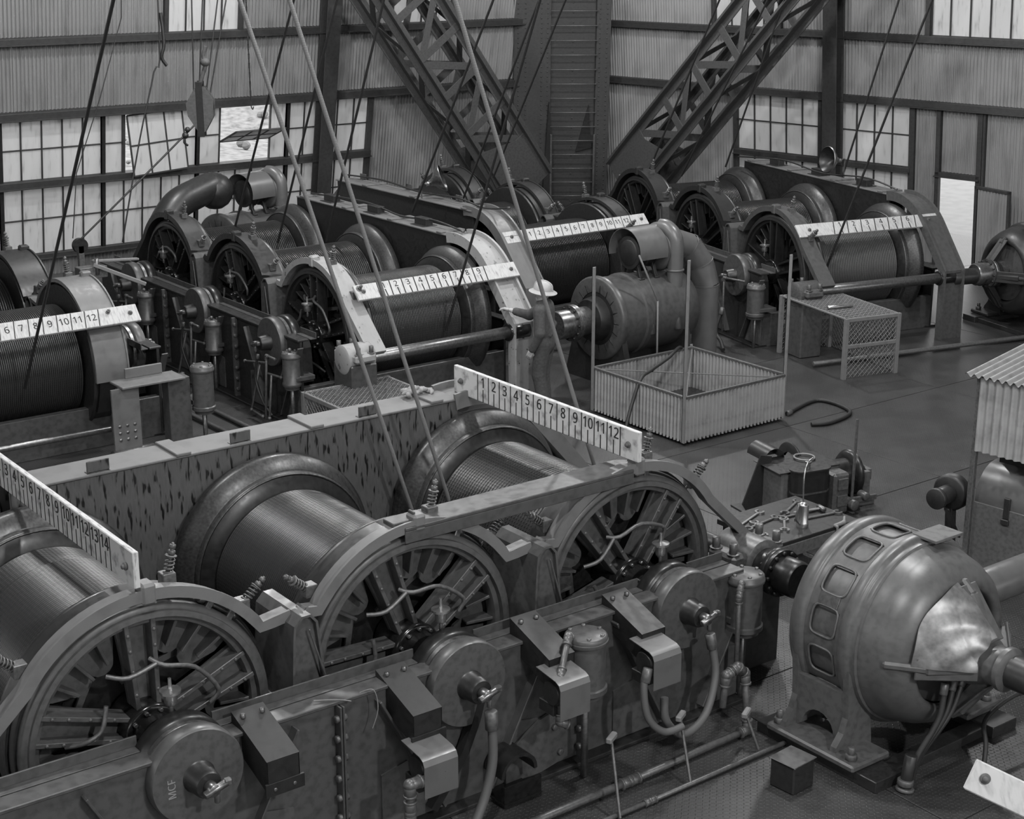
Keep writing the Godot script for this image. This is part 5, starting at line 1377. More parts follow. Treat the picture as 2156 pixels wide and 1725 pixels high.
	part("pin", MB.new().cyl(V(0.15, 0.05, 0.1), V(0.15, 0.28, 0.1), 0.03, 10), mat.steel, lg)
	# second hoist: turned a quarter, pale arms
	var T2 := yaw(-90.0, V(10.75, 0, -18.85))
	var x2 := [0.0, -2.32, -4.66]
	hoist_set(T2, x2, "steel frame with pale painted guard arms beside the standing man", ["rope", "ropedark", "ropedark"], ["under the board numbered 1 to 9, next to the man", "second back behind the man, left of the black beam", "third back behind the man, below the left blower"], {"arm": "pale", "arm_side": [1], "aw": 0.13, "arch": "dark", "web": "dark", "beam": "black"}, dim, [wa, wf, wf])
	ruler(Transform3D(Basis(V(1, 0, 0), V(0, cos(0.75), -sin(0.75)), V(0, sin(0.75), cos(0.75))), V(10.78, 1.75, -17.78)), "white board numbered 1 to 9 next to the man", 2.72, 0.36, 0.2, range(1, 10), 0.24, true, 0.016, 0.012)
	bearing_block(T2 * Transform3D(Basis(), V(1.33, 0.05, 0.22)), "white painted bearing block with round dark end beside the mesh guard", mat.pale)
	var s2 := thing("pinion_shaft", "polished steel shaft in front of the drum next to the man", "shaft", T2 * Transform3D(Basis(), V(1.35, 1.02, -0.1)))
	part("shaft", MB.new().cyl(V(0, 0, -2.25), V(0, 0, 0.2), 0.085, 28), mat.steel, s2)
	part("journal", MB.new().cyl(V(0, 0, -2.55), V(0, 0, -2.2), 0.13, 28), mat.oily, s2)
	coupling(Transform3D(Basis(V(0, 1, 0), PI / 2), V(14.2, 1.0, -17.45)), "shiny bolted flange coupling behind the man", 0.27, 0.3, mat.steel)
	blower_motor(Transform3D(Basis(), V(14.65, 0, -17.45)), "behind the corrugated basket")
	duct("wide bent sheet-metal air duct rising behind the corrugated basket", [V(16.8, 0.0, -17.35), V(16.8, 1.25, -17.35), V(16.72, 1.6, -17.4), V(16.5, 1.88, -17.45), V(16.1, 2.02, -17.5), V(15.85, 2.03, -17.5)], 0.2)
	pipe_run("conduit_rod", "thin pale conduit hanging in front of the motor behind the basket", "conduit", [V(15.0, 2.0, -16.9), V(15.3, 1.3, -16.8), V(15.32, 0.1, -16.8)], 0.014, mat.bar, false)
	for i in 3:
		var c := cl.duplicate()
		c.name = numbered("clutch_cylinder")
		add_child(c)
		c.transform = T2 * Transform3D(Basis(), V(x2[i], HUB, 0))
		tag(c, ["dark clutch cylinder above the vertical pipes, left of the white bearing block", "dark clutch cylinder midway along the second hoist's left side", "dark clutch cylinder furthest back on the second hoist, under a pulley wheel"][i], "clutch")
		grease_cup(T2 * Transform3D(Basis(), V(x2[i] + 0.05, HUB + 0.28, 0.2)), ["grease cup over the clutch cylinder nearest the white bearing block", "grease cup on the middle clutch cylinder of the second hoist", "grease cup on the rear clutch cylinder of the second hoist"][i], 1.6)
		air_cylinder(T2 * Transform3D(Basis(), V(x2[i] + 0.62, 0, 0.8)), ["air cylinder standing behind the mesh guard of the second hoist", "air cylinder in the dark between the pipes of the second hoist", "air cylinder furthest back beside the second hoist"][i], 0.13, 0.5, 0.55)
		var pr := pipe_run("air_pipe", ["thin upright pipes just left of the mesh guard", "thin upright pipes midway along the second hoist", "thin upright pipes furthest back along the second hoist"][i], "pipe", [T2 * V(x2[i] + 0.45, 0.95, 0.95), T2 * V(x2[i] + 0.2, 0.95, 0.95), T2 * V(x2[i] + 0.2, 0.06, 1.0)], 0.018, mat.pipe)
		for l in [[V(0.2, 0.7, 0.95), V(0.5, 0.7, 0.9), V(0.62, 1.1, 0.82)], [V(0.32, 0.7, 0.95), V(0.34, 0.1, 1.02)], [V(-0.1, 0.75, 0.9), V(-0.12, 0.12, 1.05), V(0.2, 0.1, 1.05)], [V(0.2, 0.85, 0.95), V(-0.5, 0.72, 0.92)]]:
			for j in l.size() - 1:
				var e0: Vector3 = T2 * (V(x2[i], 0, 0) + l[j]) - pr.position
				var e1: Vector3 = T2 * (V(x2[i], 0, 0) + l[j + 1]) - pr.position
				part("length", MB.new().cyl(e0, e1, 0.016, 10, 0.002), mat.pipe, pr)
				part("elbow", MB.new().ball(e1, 0.028, 10), mat.pipe, pr)
		hose(["thin hose looping below the clutch cylinder nearest the mesh guard", "thin hose looping below the middle clutch cylinder of the second hoist", "thin hose looping below the rear clutch cylinder of the second hoist"][i], [T2 * V(x2[i] + 0.05, 0.95, 1.0), T2 * V(x2[i] - 0.02, 0.6, 1.02), T2 * V(x2[i] + 0.12, 0.3, 1.0), T2 * V(x2[i] + 0.3, 0.12, 0.96)], 0.018, mat.rubber)
	pipe_run("floor_pipe", "pair pipe on the floor left of the second hoist, nearer one", "pipe", [V(9.0, 0.3, -20.2), V(9.0, 0.05, -20.2), V(9.1, 0.05, -16.0)], 0.03, mat.pipe)
	pipe_run("floor_pipe", "pair pipe on the floor left of the second hoist, farther one", "pipe", [V(9.35, 0.4, -20.4), V(9.35, 0.05, -20.4), V(9.42, 0.05, -16.6)], 0.03, mat.pipe)
	cage(yaw(0.0, V(9.75, 0, -16.3)), "low wire-mesh guard below the white bearing block", 1.3, 0.7, 1.25)
	var rg := thing("rag", "crumpled white rag lying on the beam end beside the mesh guard", "rag", Transform3D(Basis(), V(8.05, 2.2, -12.25)))
	var rq := MB.new()
	var folds := []
	for i in 22:
		var a := V(rng.randf_range(-0.15, 0.17), 0.0, rng.randf_range(-0.07, 0.07))
		a.y = 0.015 + maxf(0.0, 0.1 - absf(a.x + 0.03) * 0.6) * rng.randf_range(0.5, 1.2)
		folds.append([a, a + V(rng.randf_range(-0.07, 0.07), rng.randf_range(-0.03, 0.03), rng.randf_range(-0.06, 0.06)), 0.024, 0.014])
	sdf_mesh(rq, folds, 0.008, 0.008)
	part("cloth", rq, mat.rag, rg)
	# hoist behind the second, facing the other way
	var T4 := yaw(90.0, V(17.35, 0, -20.6))
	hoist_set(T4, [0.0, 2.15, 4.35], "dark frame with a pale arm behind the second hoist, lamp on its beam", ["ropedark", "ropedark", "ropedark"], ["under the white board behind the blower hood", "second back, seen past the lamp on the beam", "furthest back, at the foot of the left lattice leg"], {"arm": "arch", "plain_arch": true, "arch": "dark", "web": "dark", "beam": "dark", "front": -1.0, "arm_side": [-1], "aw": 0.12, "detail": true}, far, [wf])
	ruler(Transform3D(Basis(V(1, 0, 0), V(0, cos(0.75), -sin(0.75)), V(0, sin(0.75), cos(0.75))), V(14.72, 1.77, -19.72)), "white board with 12 numbers partly behind the blower hood", 3.0, 0.42, 0.185, range(1, 13), 0.22, false, 0.012, 0.02)
	# right-hand hoist
	var T3 := yaw(-103.0, V(19.0, 0, -18.0))
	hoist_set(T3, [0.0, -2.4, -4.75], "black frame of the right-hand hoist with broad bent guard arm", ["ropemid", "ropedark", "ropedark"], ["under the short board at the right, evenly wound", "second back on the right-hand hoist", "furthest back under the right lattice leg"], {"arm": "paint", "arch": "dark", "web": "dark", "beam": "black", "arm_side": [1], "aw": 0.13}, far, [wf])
	var R3 := Basis(V(0, 1, 0), deg_to_rad(-13.0))
	ruler(Transform3D(R3 * Basis(V(1, 0, 0), V(0, cos(0.75), -sin(0.75)), V(0, sin(0.75), cos(0.75))), T3 * V(0.84, 1.8, 0.1)), "worn white board numbered 1 to 6 on the right-hand hoist", 2.8, 0.7, 0.27, range(1, 7), 0.24, true, 0.016, 0.03)
	bearing_block(T3 * Transform3D(Basis(), V(1.35, 0, 0.3)), "pale bearing block at the near end of the right-hand hoist", mat.pipe)
	var s3 := thing("pinion_shaft", "polished steel shaft in front of the right-hand drum", "shaft", T3 * Transform3D(Basis(), V(1.35, 1.02, -0.1)))
	part("shaft", MB.new().cyl(V(0, 0, -2.25), V(0, 0, 0.2), 0.085, 28), mat.steel, s3)
	part("journal", MB.new().cyl(V(0, 0, -2.6), V(0, 0, -2.2), 0.12, 28), mat.oily, s3)
	coupling(T3 * Transform3D(Basis(), V(1.35, 1.02, -3.35)), "steel coupling at far right beside the open doorway", 0.24, 0.3, mat.steel)
	make_motor(T3 * yaw(0.0, V(1.35, 0, -4.35)), "dark motor at the right edge in front of the open doorway", false, "dark")
	for i in 2:
		var c := cl.duplicate()
		c.name = numbered("clutch_cylinder")
		add_child(c)
		c.transform = T3 * Transform3D(Basis(), V([0.0, -2.4][i], HUB, 0))
		tag(c, ["dark clutch cylinder left of the pale bearing block on the right-hand hoist", "dark clutch cylinder behind the wide air duct"][i], "clutch")
		grease_cup(T3 * Transform3D(Basis(), V([0.05, -2.35][i], HUB + 0.28, 0.25)), ["grease cup on the front wheel of the right-hand hoist", "grease cup just above the top of the wide air duct"][i], 1.6)
	air_cylinder(T3 * Transform3D(Basis(), V(0.7, 0, 0.8)), "air cylinder behind the tall right post of the basket", 0.15, 0.55, 0.5)
	pipe_run("air_pipe", "looped thin pipes left of the right-hand air cylinder", "pipe", [T3 * V(0.6, 1.1, 0.95), T3 * V(0.2, 1.1, 1.1), T3 * V(0.2, 0.2, 1.1)], 0.018, mat.pipe)
	hose("dark hose hanging below the pipes of the right-hand hoist", [T3 * V(0.2, 0.6, 1.1), T3 * V(0.25, 0.25, 1.25), T3 * V(0.5, 0.12, 1.3), T3 * V(0.75, 0.05, 1.4)], 0.03, mat.rubber)
	cage(Transform3D(R3, V(17.75, 0, -15.35)) * yaw(90.0, V(1.0, 0, 0.0)) * Transform3D(Basis(), V(0, 0, 0)), "tall wire-mesh guard with a tool on top before the right-hand hoist", 1.75, 0.95, 0.95)
	var tb := thing("metal_tube", "short bright tube lying on top of the tall mesh guard", "tube", Transform3D(R3, V(18.2, 0.99, -15.85)))
	part("tube", MB.new().cyl(V(-0.22, 0, 0), V(0.22, 0, 0.03), 0.03, 14), mat.bright, tb)
	pipe_run("floor_pipe", "long floor pipe in front of the right-hand hoist base", "pipe", [T3 * V(2.1, 0.06, 0.6), T3 * V(2.1, 0.06, -6.0)], 0.04, mat.pipe)
	# left-hand hoist
	var T6 := yaw(90.0, V(7.7, 0, -19.7))
	hoist_set(T6, [0.0, 2.25, 4.5], "frame of the left-hand hoist with grey bent guard arm and long base", ["rope", "ropedark", "ropedark"], ["at the left edge under the board numbered to 12", "second back at the left edge", "furthest back at the left edge, in shadow"], {"arm_side": [-1], "aw": 0.2, "arch": "dark", "web": "dark", "front": -1.0, "round": true}, dim, [wa, wf, wf])
	ruler(Transform3D(Basis(V(1, 0, 0), V(0, cos(0.75), -sin(0.75)), V(0, sin(0.75), cos(0.75))), V(4.9, 1.73, -18.58)), "white board numbered up to 12 at the left edge", 3.1, 0.38, 0.182, range(1, 13), 0.25, false, 0.012, 0.025)
	var c6 := cl.duplicate()
	c6.name = numbered("clutch_cylinder")
	add_child(c6)
	c6.transform = T6 * Transform3D(Basis(), V(0, HUB, -0.1))
	tag(c6, "dark clutch cylinder right of the board numbered to 12", "clutch")
	var br := thing("guard_bracket", "flat bracket with a riveted plate and roller below the board numbered to 12", "bracket", Transform3D(Basis(), V(7.45, 0, -18.0)))
	part("shelf", MB.new().bx(V(-0.1, 1.08, -0.2), V(0.75, 1.11, 0.2)).bx(V(0.1, 1.11, -0.2), V(0.6, 1.24, -0.16)), mat.arch, br)
	part("plate", MB.new().ext(PackedVector2Array([Vector2(-0.22, 0.2), Vector2(0.14, 0.2), Vector2(0.14, 1.08), Vector2(-0.22, 1.08)]), 0.1, 0.13), mat.arch, br)
	for i in 3:
		for j in 3: part("rivet", MB.new().rivet(V(-0.14 + i * 0.1, 0.42 + j * 0.09, 0.13), V(0, 0, 1), 0.024), mat.steel, br)
	part("roller", MB.new().cyl(V(-0.25, 0.2, 0.12), V(0.3, 0.2, 0.12), 0.1, 20), mat.steel, br)
	part("post", MB.new().bx(V(0.55, 0.0, -0.1), V(0.85, 1.08, 0.1)), mat.frame, br)
	air_cylinder(Transform3D(Basis(), V(8.5, 0, -17.95)), "grey air cylinder beside the bracket of the left-hand hoist", 0.15, 0.62, 0.55)
	pipe_run("floor_pipe", "dark rail pipe along the base of the left-hand hoist", "pipe", [V(4.0, 0.5, -18.2), V(7.3, 0.5, -18.15)], 0.04, mat.steel)
	blower_motor(Transform3D(Basis(V(0, 1, 0), 0.25), V(12.65, 0.0, -25.7)), "standing before the left windows")
	var ell := thing("air_duct", "fat elbow pipe from the left blower down towards the drums", "duct", Transform3D(Basis(), V(12.65, 1.9, -26.0)))
	part("pipe", MB.new().tube(curve([V(-1.3, -0.65, 0.6), V(-1.15, -0.35, 0.5), V(-0.8, -0.02, 0.35), V(-0.35, 0.12, 0.2), V(0.0, 0.2, 0.1)], 6), 0.27, 28), mat.dark, ell)
	part("collar", MB.new().ball(V(0.08, 0.12, 0.08), 0.34, 24), mat.dark, ell)

func make_floor_things() -> void:
	# corrugated basket with corner posts
	var B := thing("corrugated_basket", "square open basket of pale corrugated sheet with tall corner posts", "basket", Transform3D(Basis(), V(13.67, 0.04, -14.42)))
	var s := 1.88
	for w in [[Transform3D(Basis(), V(0, 0, 0)), "front"], [Transform3D(Basis(V(0, 1, 0), PI / 2), V(0, 0, 0)), "left"], [Transform3D(Basis(), V(0, 0, -s)), "back"], [Transform3D(Basis(V(0, 1, 0), PI / 2), V(s, 0, 0)), "right"]]:
		var wall := part("side_sheet", corr_sheet(s, 0.62, 0.068), mat.corrpale, B, w[0])
		part("rim_angle", MB.new().bx(V(0, 0.6, -0.02), V(s, 0.635, 0.02), 0.003), mat.pipe, wall)
	for p in [[0.0, 0.0, 2.45], [s, 0.0, 2.3], [0.0, -s, 2.05], [s, -s, 0.66]]:
		part("post", MB.new().bx(V(p[0] - 0.03, 0, p[1] - 0.03), V(p[0] + 0.03, p[2], p[1] - 0.018), 0.002).bx(V(p[0] - 0.03, 0, p[1] - 0.03), V(p[0] - 0.018, p[2], p[1] + 0.03), 0.002), mat.bar, B)
	part("floor_plate", MB.new().bx(V(0, 0.0, -s), V(s, 0.02, 0)), mat.dark, B)
	for r in [[V(0, 0.58, 0), V(s, 0.6, -s)], [V(s, 0.58, 0), V(0, 0.6, -s)]]:
		part("brace", MB.new().bar(r[0], r[1], 0.03, 0.012), mat.pipe, B)
	hose("black hose draped over the edge of the corrugated basket", [V(13.3, 0.02, -15.2), V(13.5, 0.35, -15.3), V(13.75, 0.68, -15.4), V(14.2, 0.66, -15.7), V(14.8, 0.68, -16.0), V(15.3, 0.7, -16.28), V(15.7, 0.3, -16.6)], 0.025, mat.rubber)
	hose("black hose curling on the open floor right of the basket", [V(15.75, 0.03, -14.55), V(16.6, 0.03, -14.75), V(16.55, 0.03, -14.1), V(15.95, 0.03, -13.9), V(15.65, 0.03, -14.0)], 0.028, mat.rubber)
	# engine-driven winch on the open floor
	var W := thing("winch_engine", "old oily winch with tank, gearbox and drum on the floor behind the motor", "winch", Transform3D(Basis(V(0, 1, 0), deg_to_rad(-12.0)).scaled(Vector3.ONE * 0.68), V(13.05, 0, -11.65)))
	part("tank", MB.new().ext(PackedVector2Array(arc(Vector2(-0.2, 0.12), 0.16, 90, 270, 8).map(func(p): return p * Vector2(1, 1)) + arc(Vector2(0.2, 0.12), 0.16, -90, 90, 8)), 0.25, 0.9), mat.black, W, Transform3D(Basis(V(1, 0, 0), -PI / 2), V(-0.1, 0, 0.25)))
	part("tank_lid", MB.new().ext(PackedVector2Array(arc(Vector2(-0.2, 0.12), 0.185, 90, 270, 8) + arc(Vector2(0.2, 0.12), 0.185, -90, 90, 8)), 0.9, 0.925), mat.dark, W, Transform3D(Basis(V(1, 0, 0), -PI / 2), V(-0.1, 0, 0.25)))
	part("tank_band", MB.new().ext(PackedVector2Array(arc(Vector2(-0.2, 0.12), 0.168, 90, 270, 8) + arc(Vector2(0.2, 0.12), 0.168, -90, 90, 8)), 0.5, 0.53), mat.steel, W, Transform3D(Basis(V(1, 0, 0), -PI / 2), V(-0.1, 0, 0.25)))
	part("filler_cap", MB.new().turned(V(-0.15, 0.92, 0.14), Vector3.UP, [Vector2(0.04, 0), Vector2(0.035, 0.08), Vector2(0.055, 0.09), Vector2(0.055, 0.12), Vector2(0, 0.13)], 18), mat.steel, W)
	part("gearbox", MB.new().bx(V(-0.55, 0.05, -0.75), V(0.62, 0.82, -0.02), 0.03), mat.rust, W)
	part("top_plate", MB.new().bx(V(-0.62, 0.82, -0.8), V(0.62, 0.84, 0.0)), mat.dark, W)
	part("side_casting", MB.new().bx(V(0.3, 0.05, -0.02), V(0.62, 0.78, 0.3), 0.04).bx(V(0.36, 0.5, 0.28), V(0.56, 0.7, 0.34)).bx(V(0.36, 0.2, 0.28), V(0.56, 0.4, 0.34)), mat.pipe, W)
	part("fender", MB.new().ext(PackedVector2Array([Vector2(-0.85, 0.0), Vector2(-0.5, 0.0), Vector2(-0.4, 0.3), Vector2(-0.4, 0.95), Vector2(-0.62, 1.0), Vector2(-0.95, 0.15)]), -0.6, -0.57).bx(V(-0.95, 0, -0.95), V(-0.55, 0.03, -0.4)), mat.dark, W)
	part("round_cover", MB.new().strip(arc(Vector2(-0.25, 0.82), 0.2, 0, 180, 14), 0.01, -1.25, -0.7).ext(PackedVector2Array(arc(Vector2(-0.25, 0.82), 0.19, 0, 180, 12)), -1.0, -0.98), mat.dark, W)
	part("winch_drum", MB.new().turned(V(0.62, 0.5, -0.4), V(1, 0, 0), [Vector2(0, 0), Vector2(0.33, 0), Vector2(0.33, 0.04), Vector2(0.26, 0.06), Vector2(0.26, 0.42), Vector2(0.36, 0.44), Vector2(0.4, 0.5), Vector2(0.4, 0.54), Vector2(0.1, 0.55), Vector2(0.08, 0.8), Vector2(0, 0.8)], 40), mat.drumdark, W)
	part("drum_stand", MB.new().bx(V(1.25, 0, -0.65), V(1.4, 0.55, -0.15)).bx(V(1.15, 0.35, -0.55), V(1.5, 0.55, -0.25)), mat.rust, W)
	part("lever", MB.new().bar(V(0.75, 0.1, 0.2), V(0.83, 1.65, 0.12), 0.03, 0.045), mat.pipe, W)
	part("lever_link", MB.new().bar(V(0.6, 0.25, 0.25), V(1.3, 0.2, 0.15), 0.06, 0.09).cyl(V(0.72, 0.18, 0.05), V(0.72, 0.18, 0.35), 0.09, 16).cyl(V(1.0, 0.28, 0.1), V(1.0, 0.28, 0.3), 0.07, 16), mat.pipe, W)
	part("flywheel", MB.new().turned(V(0.22, 0.62, -0.95), V(1, 0, 0), [Vector2(0.2, 0), Vector2(0.36, 0), Vector2(0.38, 0.02), Vector2(0.36, 0.06), Vector2(0.2, 0.06)], 36), mat.dark, W)
	part("skid", MB.new().bx(V(-0.6, 0, -0.2), V(1.4, 0.12, 0.0)).bx(V(-0.6, 0, -0.8), V(1.4, 0.12, -0.62)), mat.rust, W)
	var rc := thing("rope_coil", "small ring of twisted rope lying on the winch top", "rope coil", yaw(-12.0, V(13.27, 0.58, -11.95)))
	var rp := []
	for i in 25: rp.append(V(cos(TAU * i / 24.0) * 0.12, 0.012, sin(TAU * i / 24.0) * 0.12))
	part("ring", MB.new().tube(rp, 0.012, 8, 12.0), mat.ropepale, rc)
	# tool bench
	var N := thing("tool_bench", "low oily metal bench loaded with tools behind the bearing block", "bench", yaw(0.0, V(11.8, -0.17, -10.75)))
	part("top", MB.new().bx(V(-0.62, 0.62, -0.5), V(0.58, 0.68, 0.42)), mat.black, N)
	part("edge_strip", MB.new().bx(V(-0.62, 0.5, 0.4), V(0.58, 0.64, 0.43)).bx(V(0.56, 0.5, -0.5), V(0.59, 0.64, 0.42)), mat.rust, N)
	for x in [-0.55, 0.5]:
		for z in [-0.42, 0.34]: part("leg", MB.new().bx(V(x - 0.03, 0.17, z - 0.03), V(x + 0.03, 0.62, z + 0.03)), mat.dark, N)
	var NT := yaw(0.0, V(11.8, 0.51, -10.75))
	var oc := thing("oil_can", "bright oil can with long curved spout on the tool bench", "oil can", NT * Transform3D(Basis(), V(-0.06, 0, 0.2)))
	part("can", MB.new().turned(Vector3.ZERO, Vector3.UP, [Vector2(0, 0), Vector2(0.065, 0), Vector2(0.066, 0.01), Vector2(0.066, 0.05), Vector2(0.062, 0.055), Vector2(0.062, 0.24), Vector2(0.06, 0.25), Vector2(0.02, 0.27), Vector2(0, 0.27)], 28), mat.bright, oc)
	part("spout", MB.new().tube(curve([V(0, 0.26, 0), V(-0.01, 0.45, 0), V(0.02, 0.6, -0.02), V(0.1, 0.68, -0.05), V(0.2, 0.7, -0.08)], 6), 0.008, 8), mat.bright, oc)
	part("pump_handle", MB.new().tube(curve([V(-0.07, 0.05, 0.02), V(-0.12, 0.12, 0.02), V(-0.1, 0.22, 0.02), V(-0.05, 0.26, 0)], 5), 0.01, 8), mat.pipe, oc)
	var wr := 0
	for p in [[-0.4, -0.25, 20.0, 0.5, "long flat spanner at the back left of the tool bench"], [-0.35, -0.1, 8.0, 0.42, "dark wrench lying behind the oil can"], [0.2, -0.05, -4.0, 0.5, "long bright socket bar right of the oil can"], [0.28, 0.12, -10.0, 0.45, "bright cranked bar nearest the bench front"], [-0.5, 0.0, 60.0, 0.3, "ring spanner at the left end of the bench"], [0.25, -0.25, 25.0, 0.36, "open-ended spanner at the back of the bench"], [-0.2, 0.08, 45.0, 0.25, "short spanner left of the oil can"]]:
		var t := thing("spanner", p[4], "spanner", NT * yaw(p[2], V(p[0], 0.0, p[1])))
		var L: float = p[3]
		part("shank", MB.new().bx(V(-L / 2, 0.004, -0.014), V(L / 2, 0.022, 0.014), 0.004), mat.bright if wr % 2 == 0 else mat.pipe, t)
		for sx in [-1.0, 1.0]:
			var jw := MB.new()
			var pts := arc(Vector2(sx * L / 2 + sx * 0.03, 0), 0.042, 40 + (0 if sx > 0 else 180), 320 + (0 if sx > 0 else 180), 12)
			jw.strip(pts, 0.022, 0.0, 0.024)
			part("jaw", jw, mat.bright if wr % 2 == 0 else mat.pipe, t, Transform3D(Basis(V(1, 0, 0), -PI / 2), Vector3.ZERO))
		wr += 1
	var ham := thing("hammer", "round-headed hammer on the right of the bench top", "hammer", NT * yaw(-15.0, V(0.35, 0.03, -0.02)))
	part("handle", MB.new().tube([V(-0.25, 0, 0), V(0.1, 0, 0)], 0.013, 8), mat.wood, ham)
	part("head", MB.new().cyl(V(0.1, 0, -0.06), V(0.1, 0, 0.06), 0.03, 14), mat.steel, ham)
	var rag := thing("rag", "dirty rag hanging over the bench's front edge", "rag", NT * Transform3D(Basis().scaled(Vector3.ONE * 0.6), V(0.3, 0.0, 0.42)))
	var q := MB.new()
	sdf_mesh(q, [[V(-0.15, 0.02, 0.0), V(0.05, 0.04, 0.02), 0.035, 0.04], [V(0.05, 0.04, 0.02), V(0.22, 0.06, -0.12), 0.03, 0.025], [V(-0.15, 0.01, 0.05), V(-0.16, -0.1, 0.07), 0.025, 0.02], [V(-0.16, -0.1, 0.07), V(-0.2, -0.28, 0.06), 0.014, 0.01]], 0.01, 0.03)
	part("cloth", q, mat.bar, rag)
	# shed at the right edge: posts, corrugated skirt and roof over a cased machine
	var D := thing("machine_shed", "corrugated shelter on posts at the right edge, roof sloping", "shelter", yaw(-84.0, V(13.3, 0, -9.62)))
	part("post", MB.new().bx(V(-0.03, 0, -0.03), V(0.03, 2.1, 0.03)), mat.pipe, D)
	part("post", MB.new().bx(V(-0.03, 0, -2.0), V(0.03, 2.1, -1.94)), mat.pipe, D)
	part("post", MB.new().bx(V(2.4, 0, -0.03), V(2.46, 2.3, 0.03)), mat.pipe, D)
	part("skirt", corr_sheet(2.4, 0.8, 0.09), mat.corrpale, D, Transform3D(Basis(), V(0.02, 1.3, 0.04)))
	part("side_sheet", corr_sheet(1.95, 0.8, 0.09), mat.corrpale, D, Transform3D(Basis(V(0, 1, 0), PI / 2), V(-0.03, 1.3, 0.0)))
	part("roof", corr_sheet(2.6, 2.1, 0.09), mat.corr, D, Transform3D(Basis(V(1, 0, 0), -PI / 2 + 0.1), V(-0.12, 2.12, 0.12)))
	var K := thing("cased_machine", "grey steel case with latch standing under the corrugated shelter", "machine case", yaw(-84.0, V(13.36, 0, -9.55)))
	part("lower_box", MB.new().bx(V(-0.05, 0, -1.2), V(1.9, 0.72, 0.02)), mat.rust, K)
	part("drum_case", MB.new().cyl(V(-0.05, 0.75, -0.35), V(1.9, 0.75, -0.35), 0.36, 36), mat.duct, K)
	part("top_box", MB.new().bx(V(0.02, 1.05, -1.2), V(1.9, 1.28, -0.3)), mat.black, K)
	part("latch", MB.new().bx(V(0.3, 0.62, 0.0), V(0.37, 0.85, 0.03)).bx(V(0.29, 0.56, 0.02), V(0.38, 0.62, 0.05)), mat.dark, K)
	var fan := thing("pipe_stub", "thick ribbed pipe with dark flange left of the shelter post", "pipe", yaw(8.0, V(13.42, 0.74, -9.9)))
	part("pipe", MB.new().cyl(V(-0.4, 0, 0), V(-0.1, 0, 0), 0.1, 24).cyl(V(-0.42, 0, 0), V(-0.36, 0, 0), 0.115, 24), mat.dark, fan)
	part("flange", MB.new().turned(V(-0.15, 0, 0), V(1, 0, 0), [Vector2(0, 0), Vector2(0.17, 0.0), Vector2(0.2, 0.03), Vector2(0.2, 0.12), Vector2(0, 0.13)], 32), mat.black, fan)
	part("leg", MB.new().bar(V(-0.1, 0.0, 0), V(-0.1, -0.78, 0.05), 0.08, 0.1).bar(V(-0.35, -0.1, 0.1), V(-0.05, -0.5, 0.1), 0.06, 0.02), mat.dark, fan)
	pipe_run("air_duct", "grey round pipe running out behind the nearest motor", "pipe", [V(10.55, 0.85, -7.9), V(12.5, 0.85, -7.9)], 0.17, mat.duct, false)
	# cables of the near motor
	for i in 3:
		hose(["left one of three dark cables under the motor bell", "middle one of three dark cables under the motor bell", "right one of three dark cables under the motor bell"][i], [V(9.5 + i * 0.12, 0.82, -6.95), V(9.42 + i * 0.07, 0.55, -6.92), V(9.22 + i * 0.02, 0.25, -6.95), V(9.12 + i * 0.02, 0.02, -6.95)], 0.025, mat.rubber, "motor_cable")
	var cd := thing("conduit", "ribbed conduit standing on the floor at the motor's foot", "conduit", Transform3D(Basis(), V(9.1, 0.0, -6.95)))
	part("tube", MB.new().cyl(V(0, 0, 0), V(0.05, 0.3, 0), 0.05, 16), mat.dark, cd)
	part("collar", MB.new().cyl(V(0, 0.05, 0), V(0.005, 0.1, 0), 0.065, 16).cyl(V(0, 0.0, 0), V(0.005, 0.03, 0), 0.075, 16), mat.pipe, cd)
	hose("dark cable bent over the floor right of the motor", [V(10.6, 0.42, -6.95), V(10.3, 0.4, -6.95), V(10.0, 0.34, -6.9), V(9.9, 0.2, -6.8), V(9.75, 0.04, -6.7), V(9.5, 0.02, -6.55)], 0.02, mat.rubber, "motor_cable")
	var cn := thing("floor_box", "small dark steel box on the floor in front of the motor base", "box", yaw(5.0, V(8.45, 0, -7.55)))
	part("case", MB.new().bx(V(-0.13, 0, -0.12), V(0.13, 0.24, 0.12), 0.012), mat.dark, cn)
	part("lid", MB.new().bx(V(-0.14, 0.24, -0.13), V(0.14, 0.25, 0.13), 0.004), mat.paint, cn)
	# board end close to the viewer
	var bd := thing("board_end", "plain white board end with a bolt, close by at the lower right corner", "board", Transform3D(Basis(V(0.645, -0.41, 0.645), V(0.502, 0.864, 0.045), V(-0.576, 0.295, 0.763)).orthonormalized(), V(6.57, 2.214, -4.55)))
	part("board", MB.new().bx(V(0, -0.175, -0.04), V(1.1, 0, 0)), mat.board, bd)
	part("bolt", MB.new().cyl(V(0.075, -0.075, 0.0), V(0.075, -0.075, 0.015), 0.03, 16).ball(V(0.075, -0.075, 0.015), 0.02, 12), mat.rust, bd)
	# man
	make_man(Transform3D(Basis(V(0, 1, 0), deg_to_rad(-148.0)).scaled(Vector3.ONE * 1.05), V(13.22, 0, -16.85)))
	# lamps on the beams
	bell_lamp(Transform3D(Basis.looking_at(V(0.5, 0.25, 0.4), Vector3.UP, true), V(14.85, 2.5, -21.9)), "round tin lamp on the beam in front of the left lattice leg")
	bell_lamp(Transform3D(Basis.looking_at(V(-0.9, 0.1, -0.2), Vector3.UP, true), V(21.5, 2.6, -19.1)), "round tin lamp above the beam of the right-hand hoist")

func up_rope(label: String, p: Vector3, u: Vector3, r: float, m: Material, called := "hoist_rope") -> void:
	var d := u - p
	var e: Vector3 = p + d * ((10.9 - p.y) / d.y)
	rope_thing(label, p, e, r, m, 0.0, called)

